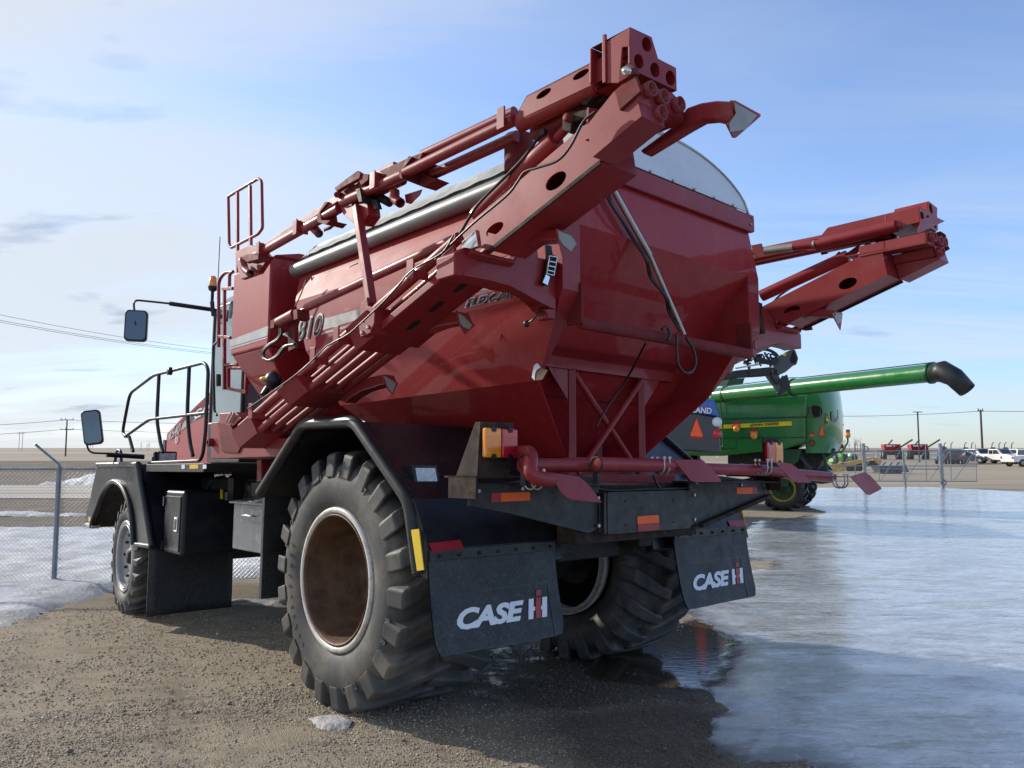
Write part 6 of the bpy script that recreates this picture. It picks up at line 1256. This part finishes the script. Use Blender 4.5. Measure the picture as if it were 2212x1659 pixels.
wc = CP(*V0(1682, 1052), x=.0); wheel((.05, wc[1]-.1, .70), .76, .60, .40, 16, .07, .02, (PLAST, DYEL, DGREEN), .18, parent=CB_, lw=.11)  # dark green dish paints in the shade inside the wheel
wheel((2.85-.05, wc[1]-.1, .70), .76, .60, .40, 16, .07, .02, (PLAST, DYEL, DGREEN), .18, parent=CB_, lw=.11).rotation_euler.z = math.pi  # same painted shade in the dish of the far wheel
for x_ in (-.1, 2.3):
    wheel((x_, wc[1]+4.0, .98), 1.02, .75, .48, 18, .09, .02, (PLAST, JYEL, JYEL), .2, parent=CB_, lw=.13)
m = MB(); m.box(.2, 2.7, side[2][1]+1.5, side[2][1]+3.3, 1.2, side[1][2]+.3); m.build('grain_tank', GREEN, CB_, bevel=.1)
m = MB(); m.prism([IMm @ Vector(wpt(*D4(u, v), 26.5)) for u, v in ((395, 250), (500, 245), (485, 290), (370, 300))], (.2, .8, 0)); m.build('tank_cover', DGREEN, CB_)

# ---------------------------------------------------------------- blue and charcoal combine behind the hopper
NF = fr(*wpt(1558, 967, 21.0)[:2], -.35, -8); NH = empty('combine_harvester', NF.M, 'charcoal backed blue combine half hidden behind the red hopper, orange triangle on its tail', 'combine'); NP = NF.pt
def nq(cr, pts, y=0): return PP(cr, pts, y=y, f=NP)
pn = nq(D4, [(-420, 470), (170, 490), (320, 520), (336, 765), (325, 772), (160, 755), (-420, 745)]); m = MB(); m.prism(pn, (0, 3.5, 0)); NB = m.build('rear_hood', CHAR, NH, bevel=.06, seg=3)
tpq = nq(D4, [(-420, 340), (290, 395), (322, 515), (170, 488), (-420, 468)], y=-.02); m = MB(); m.prism(tpq, (0, 3.3, 0)); m.build('blue_top', BLUE, NH, bevel=.04)
m = MB(); a, b_, d_ = [Vector(NP(*D4(*q), y=-.04)) for q in ((-75, 470), (270, 496), (-75, 415))]; a = Vector(NP(*D4(-105, 469), y=-.04)); d_ = Vector(NP(*D4(-105, 427), y=-.04)); put_text(m, 'NEW HOLLAND', a, b_-a, d_-a, (0, -1, 0), .01, off=.03, shear=.15); m.build('rear_lettering', WHT, NB)
m = MB(); m.prism(nq(D4, [(163, 528), (207, 645), (204, 655), (124, 650), (122, 640)], -.03), (0, .01, 0)); m.build('warning_triangle', ORNG, NB); m = MB(); m.prism(nq(D4, [(160, 520), (168, 520), (212, 650), (205, 672), (122, 666), (118, 640)], -.018), (0, .01, 0)); m.build('triangle_border', REDF, NB)
for v, mt in ((551, WHT), (635, REDL)):
    c_ = NP(*D4(308, v), y=-.03); m = MB(); m.lathe([(-.04, .001), (-.04, .105), (.03, .13)], c_, 'y', 20); m.build('round_lamp', mt, NB)
m = MB(); m.box(-2.6, -.3, .2, 3.2, .9, 1.6); m.build('underbody', DARK, NH)
for x_ in (-.65, -3.1): wheel((x_, 1.6, .75), .78, .55, .36, 16, .06, .02, (PLAST, GREYW, GREYW), .15, parent=NH)
# black folded boom of that machine, with hoses and a drop chute
bd = -1.2
def bq_(pts, y=bd, cr=F3): return PP(cr, pts, y=y, f=NP)
m = MB(); m.prism(bq_([(-700, 830), (300, 650), (1000, 580), (1180, 620), (1180, 730), (850, 770), (350, 800), (-700, 960)]), (0, .35, 0)); BM_ = m.build('black_boom', PLAST, NH, bevel=.02)
m = MB(); m.tube([NP(*F3(250, 612), y=bd-.1), NP(*F3(990, 482), y=bd-.1)], .022, 8); m.build('boom_rod', SILV, BM_)
m = MB(); m.prism(bq_([(1180, 350), (1380, 240), (1500, 190), (1560, 210), (1625, 390), (1590, 520), (1500, 560), (1350, 690), (1200, 760), (1100, 700), (1080, 520), (1180, 420)]), (0, .3, 0)); m.build('boom_head', CHAR, BM_, bevel=.02); m = MB(); m.prism(bq_([(1500, 240), (1530, 220), (1600, 400), (1560, 500), (1460, 490), (1450, 390)], bd-.02), (0, .02, 0)); m.build('head_opening', HOLE, BM_)
m = MB()
for k in range(26):
    u, v = 420 + k*28 + random.uniform(-20, 20), 260 + random.uniform(0, 260) + (60 if k < 6 else 0); m.tube(curve([NP(*F3(u + random.uniform(-60, 60), v + random.uniform(-70, 70)), y=bd - .1 + random.uniform(-.1, .25)) for _ in range(4)], 4), .022, 6)
for o_ in (0, 45): m.tube(curve([NP(*F3(u, v + o_), y=bd-.15) for u, v in ((600, 240), (680, 330), (820, 410), (960, 450), (1090, 450), (1180, 400))], 5), .045, 8)
m.tube(curve([NP(*F3(u, v), y=bd-.05) for u, v in ((780, 230), (870, 195), (1000, 220), (1110, 280), (1180, 350))], 5), .04, 8); m.tube(curve([NP(*F3(u, v), y=bd-.05) for u, v in ((1090, 640), (1060, 720), (1080, 830), (1150, 910), (1210, 920), (1250, 850), (1300, 780))], 5), .035, 8)
m.prism(bq_([(480, 480), (530, 480), (620, 800), (590, 810)], bd-.06), (0, .02, 0)); m.build('hose_bundle', CORD, BM_)
m = MB(); m.prism(bq_([(905, 785), (1190, 720), (1250, 930), (1265, 1040), (1195, 1135), (1150, 1110)], bd+.05), (0, .03, 0)); m.build('drop_chute', CHAR, BM_); m = MB(); m.prism(bq_([(1250, 830), (1380, 740), (1455, 1000), (1450, 1060), (1260, 1165), (1195, 1135), (1265, 1040)], bd+.0), (0, .35, 0)); m.build('chute_side', PLAST, BM_)
m = MB(); c_ = NP(*F3(1320, 310), y=bd-.05); m.lathe([(-.03, .001), (-.03, .04), (0, .045)], c_, 'y', 14); m.build('yellow_cap', YEL, BM_)
# ---------------------------------------------------------------- far yard: machines and cars beyond the gate
def simple_wheel(mb, c, r, w_, ax): mb.lathe([(-w_/2, .001), (-w_/2, r*.9), (-w_/2+.05, r), (w_/2-.05, r), (w_/2, r*.9), (w_/2, .001)], c, ax, 18)
def red_truck(x, y, h, label):
    f = fr(x, y, -.35, h); e = empty('spreader_truck', f.M, label, 'spreader', 'red spreaders parked beyond the gate'); e.scale = (.85,)*3
    m = MB(); m.prism([(-1.3, -2.0, 1.9), (-1.3, 2.6, 1.9), (-1.5, 3.0, 2.6), (-1.5, 3.0, 3.1), (-1.5, -2.4, 3.1), (-1.5, -2.4, 2.7)], (3.0, 0, 0)); b_ = m.build('hopper', BRED, e, bevel=.05)
    m = MB(); m.prism([(-1.1, -2.45, 2.6), (-.1, -2.45, 2.6), (-.1, -2.45, 2.9), (-1.1, -2.45, 2.9)], (0, -.01, 0)); m.build('white_lettering_band', WHT, b_); m = MB(); m.box(.1, .5, -2.47, -2.45, 2.55, 2.95); m.build('square_decal', SILV, b_)
    m = MB(); m.sq((.6, -2.5, 1.9), (3.6, -3.2, 4.0), .35, .3); m.build('conveyor', GREYB, e); m = MB(); m.sq((-.6, -1.5, 3.0), (.2, -1.6, 4.0), .25); m.build('conveyor', GREYB, e)
    m = MB(); m.box(-1.1, 1.1, -2.2, 2.6, 1.3, 1.9); m.prism([(-1.0, 2.2, .9), (-1.0, 3.2, .9), (-1.0, 2.9, 2.0), (-1.0, 2.2, 2.0)], (2, 0, 0)); m.build('frame', REDR, e)
    for yy in (-1.7, 2.0):
        for xx in (-1.4, 1.4): m = MB(); simple_wheel(m, (xx, yy, .95), .95, .7, 'x'); wl = m.build('wheel', PLAST, e); m = MB(); m.lathe([(-.37, .001), (-.37, .42), (-.30, .45)], (xx, yy, .95), 'x', 16); m.build('wheel_disc', GREYW, e)
p = wpt(*D5(632, 480), 135); red_truck(p[0], 135, -19, 'red spreader with raised grey conveyor, further left of the two beyond the gate')
p = wpt(*D5(950, 480), 135); red_truck(p[0], 135, -19, 'red spreader with raised grey conveyor, directly below the slim light pole')
def tractor(u, d, label):
    p = wpt(*D5(u, 480), d); e = empty('tractor', fr(p[0], d, -.35, 150).M, label, 'tractor', 'blue machines beyond the parked cars'); e.scale = (.72,)*3
    m = MB(); m.box(-1.1, 1.1, -1, 1.6, 1.1, 2.1); m.box(-1.2, 1.2, -.4, .4, .7, 1.1); m.build('hull', BLUE, e, bevel=.1); m = MB(); m.box(-.5, .4, .5, 1.5, 2.1, 2.9); m.build('cab', CGLS, e, bevel=.1)
    for s_ in (-1.15, .1): m = MB(); m.tube(curve([(s_, 0, 2.2), (s_, 0, 3.3), (s_-.15, 0, 3.75), (s_-.4, 0, 3.9)], 4), .09, 8); m.build('folded_arm', CHAR, e)
    for xx in (-1.2, 1.2): m = MB(); simple_wheel(m, (xx, .2, .9), .9, .5, 'x'); m.build('wheel', PLAST, e)
for u, lb in ((1275, 'blue implement with curved black arms above the silver pickup'), (1520, 'blue implement with curved black arms behind the dark blue van'), (1845, 'blue implement with curved black arms behind the first white pickup'), (1995, 'blue implement with curved black arms behind the crew cab pickup')): tractor(u, 118, lb)
def car(u, vb, d, heading, prof, glass, mat, label, Wd=1.95, cat='car', lights=None, cr=D5, wr=.38, wx=(1.0, 4.2)):
    p = wpt(*cr(u, vb), d); f_ = fr(p[0], d, -.35, heading); q_ = f_.M @ np.array([-Wd/2, -max(y for y, z in prof)/2, 0, 1]); f_ = fr(q_[0], q_[1], -.35, heading); e = empty('parked_car', f_.M, label, cat, 'vehicles parked beyond the gate')
    m = MB(); m.prism([(0, y, z) for y, z in prof], (Wd, 0, 0)); b_ = m.build('body', mat, e, bevel=.09, seg=3)
    m = MB()
    for g_ in glass: m.prism([(-.01, y, z) for y, z in g_], (.02, 0, 0)); m.prism([(Wd-.01, y, z) for y, z in g_], (.02, 0, 0))
    m.build('side_window', CGLS, e)
    ys = [y for g_ in glass for y, z in g_]; zt = max(z for g_ in glass for y, z in g_); zb = min(z for g_ in glass for y, z in g_)
    m = MB(); L_ = max(y for y, z in prof)
    for (ya, za), (yb_, zb_) in zip(prof, prof[1:] + prof[:1]):
        if max(za, zb_) > zt - .05 and abs(za - zb_) > .3 and min(za, zb_) > .8:
            n_ = Vector((0, (zb_-za), -(yb_-ya))).normalized()*.012; n_ = n_ if n_.y*((ya+yb_)/2 - L_/2) > 0 else -n_
            q = [Vector((.12, ya, za)), Vector((Wd-.12, ya, za)), Vector((Wd-.12, yb_, zb_)), Vector((.12, yb_, zb_))]; c_ = sum(q, Vector())/4; m.prism([c_ + (a-c_)*.86 + n_ for a in q], n_*.3)
    if m.v: m.build('windscreen', CGLS, e)
    for yy in wx:
        for xx in (.08, Wd-.08): m = MB(); simple_wheel(m, (xx, yy, wr), wr, .25, 'x'); m.build('wheel', PLAST, e); m = MB(); m.lathe([(-.135, .001), (-.135, wr*.55), (.135, wr*.55), (.135, .001)], (xx, yy, wr), 'x', 12); m.build('wheel_disc', GREYW, e)
    m = MB(); m.box(.05, .32, -.02, .05, .85, 1.1); m.box(Wd-.32, Wd-.05, -.02, .05, .85, 1.1); m.build('tail_lamp', REDL, e)
    m = MB(); m.box(.05, .38, L_-.05, L_+.015, .72, .92); m.box(Wd-.38, Wd-.05, L_-.05, L_+.015, .72, .92); m.build('headlamp', LENS, e); m = MB(); m.box(.45, Wd-.45, L_-.04, L_+.02, .55, .95); m.build('grille', CHAR, e)
pick = [(0, .5), (0, 1.15), (1.9, 1.2), (2.0, 1.85), (3.3, 1.88), (3.95, 1.25), (5.2, 1.12), (5.5, .95), (5.5, .45)]; pg = [[(2.1, 1.25), (2.1, 1.75), (2.65, 1.78), (2.65, 1.25)], [(2.72, 1.25), (2.72, 1.78), (3.25, 1.78), (3.7, 1.27)]]
suv = [(0, .5), (0, 1.1), (.3, 1.85), (3.1, 1.9), (3.8, 1.25), (4.8, 1.05), (4.9, .5)]; sg_ = [[(.45, 1.2), (.6, 1.72), (1.4, 1.75), (1.4, 1.2)], [(1.5, 1.2), (1.5, 1.76), (2.9, 1.76), (3.5, 1.25)]]
sed = [(0, .45), (0, .95), (.9, 1.05), (1.5, 1.5), (2.9, 1.52), (3.6, 1.0), (4.5, .88), (4.6, .4)]; sdg = [[(1.1, 1.05), (1.6, 1.43), (2.2, 1.45), (2.2, 1.05)], [(2.3, 1.05), (2.3, 1.45), (2.85, 1.44), (3.35, 1.05)]]
car(1300, 520, 98, 140, pick, pg, CARB, 'blue grey pickup parked behind the right hand gate post', cat='pickup', wr=.42)
car(1400, 520, 97, -36, suv, sg_, CARN, 'dark navy van seen from behind through the gate', cat='van')
car(1510, 522, 101, -130, sed, sdg, CARG, 'low grey saloon parked between the navy van and the white cars', cat='car')
car(1690, 520, 104, -178, suv, sg_, CARW, 'white car facing the gate, leftmost of the white vehicles', cat='car')
car(1925, 535, 99, -165, pick, pg, CARW, 'white crew cab pickup angled towards the gate, second of the white vehicles', cat='pickup', wr=.42)
car(2290, 565, 84, -82, pick, pg, CARW, 'dusty white pickup cut by the right edge of the photo, red tail lamp showing', cat='pickup', wr=.42)
car(2170, 520, 108, -175, suv, sg_, CARW, 'white vehicle standing just behind the cut off pickup', cat='car')
# yellow scraper blades, grey bucket, lime machine
def scr(pts, d, depth, mat, name, label, cat, inner=None):
    P3 = [wpt(*D5(u, v), d) for u, v in pts]; m = MB(); m.prism(P3, (0, depth, 0)); o = m.build(name, mat, bevel=.03); tag(o, label, cat); return o
e = empty('box_scraper', None, 'long yellow box scraper lying on the gravel beyond the gate', 'scraper')
d = 64
def w5(u, v, dd=d): return wpt(*D5(u, v), dd)
m = MB(); m.prism([w5(-190, 560), w5(80, 520), w5(100, 620), w5(-150, 640)], (0, .12, 0)); m.build('end_plate', GOLD, e); m = MB(); m.prism([w5(0, 530), w5(420, 455), w5(430, 475), w5(80, 545)], (0, .3, 0)); m.prism([w5(90, 545), w5(300, 500), w5(300, 520), w5(90, 570)], (0, .3, 0)); m.build('top_beam', GOLD, e)
m = MB(); m.prism([w5(420, 450, 66), w5(510, 480, 66), w5(520, 510, 66), w5(500, 550, 66), w5(400, 560, 66)], (0, .12, 0)); m.build('end_plate', GOLD, e); m = MB(); m.prism([w5(95, 560, 65), w5(420, 490, 65), w5(490, 545, 65), w5(300, 575, 65), w5(280, 620, 65), w5(110, 622, 65)], (0, .1, 0)); m.build('blade', RUSTD, e)
e = empty('loader_bucket', None, 'grey steel loader bucket on pallets behind the gate bars', 'bucket'); m = MB(); m.prism([w5(450, 560, 61), w5(770, 560, 61), w5(790, 515, 61), w5(850, 630, 61), w5(500, 632, 61)], (0, 1.0, 0)); m.build('bucket_shell', GREYB, e, bevel=.02)
m = MB()
for u in (540, 620, 700): m.tube(curve([w5(u, 620, 60.9), w5(u-15, 570, 60.9), w5(u+10, 530, 60.9), w5(u+30, 515, 60.9)], 4), .05, 6)
m.build('bucket_arm', CHAR, e); m = MB(); m.box(w5(490, 635, 61)[0], w5(740, 635, 61)[0], 60.8, 62.2, -.35, -.2); m.build('pallet', WOOD, e)
e = empty('forage_wagon', None, 'bright lime green implement with black seats behind the yellow scraper', 'implement'); d2 = 72
m = MB(); m.prism([w5(-60, 450, d2), w5(180, 440, d2), w5(170, 470, d2), w5(130, 500, d2), w5(-60, 510, d2)], (0, 1.4, 0)); m.prism([w5(30, 380, d2), w5(70, 380, d2), w5(80, 450, d2), w5(40, 450, d2)], (0, .4, 0)); m.prism([w5(-60, 370, d2), w5(-20, 370, d2), w5(-10, 450, d2), w5(-50, 450, d2)], (0, .4, 0)); m.build('green_frame', LIME, e, bevel=.04)
m = MB(); m.prism([w5(22, 290, d2), w5(55, 290, d2), w5(72, 350, d2), w5(30, 352, d2)], (0, .5, 0)); m.prism([w5(-50, 320, d2), w5(-25, 320, d2), w5(-20, 370, d2), w5(-50, 370, d2)], (0, .5, 0)); m.build('black_seat', PLAST, e); m = MB()
for u in (190, -40, 80): simple_wheel(m, w5(u, 485, d2), .55, .3, 'x')
m.build('wheel', PLAST, e, split=True); m = MB(); m.box(w5(150, 400, d2)[0], w5(185, 400, d2)[0], d2, d2+.6, w5(150, 490, d2)[2], w5(150, 410, d2)[2]); m.build('white_panel', WHT, e)
# boundary fence far behind and bare trees
for (y_, x0_, x1_, lb) in ((150, 22, 130, 'distant white rail fence crossing behind the red spreaders'),):
    e = empty('rail_fence', None, lb, 'fence'); m = MB(); m.sq((x0_, y_, .85), (x1_, y_, .85), .12); m.sq((x0_, y_, .3), (x1_, y_, .3), .10); m.build('rail', GALV, e)
    for k in range(26): m = MB(); x = x0_ + k*(x1_-x0_)/25; m.sq((x, y_, -.4), (x, y_, 1.2), .15); m.build('post', WHT, e)
def tree(x, y, h, label):
    e = empty('bare_tree', None, label, 'tree', 'bare trees on the far horizon'); m = MB(); m.tube([(x, y, -.4), (x, y, h*.6)], [h*.02, h*.008], 5); m.build('trunk', TREE, e); m = MB()
    for k in range(14): a = random.uniform(0, 6.28); z = h*random.uniform(.25, .75); r_ = h*random.uniform(.1, .22); m.tube([(x, y, z), (x + r_*math.cos(a), y + r_*math.sin(a), z + h*random.uniform(.1, .3))], [h*.008, h*.003], 4)
    m.build('crown', TREE, e)
us = [1812, 1828, 1836, 1850, 1868, 1874, 1884, 1896, 1902]
for k, u in enumerate(us):
    p = wpt(u, 960, 420); tree(p[0], 420 + k*3, random.uniform(5, 8), 'leafless tree in the faint row above the gate at the right horizon')
for u, h in ((305, 6), (318, 5), (322, 6), (282, 4)): p = wpt(u, 960, 520); tree(p[0], 520, h, 'tiny leafless tree on the horizon under the left handrail')
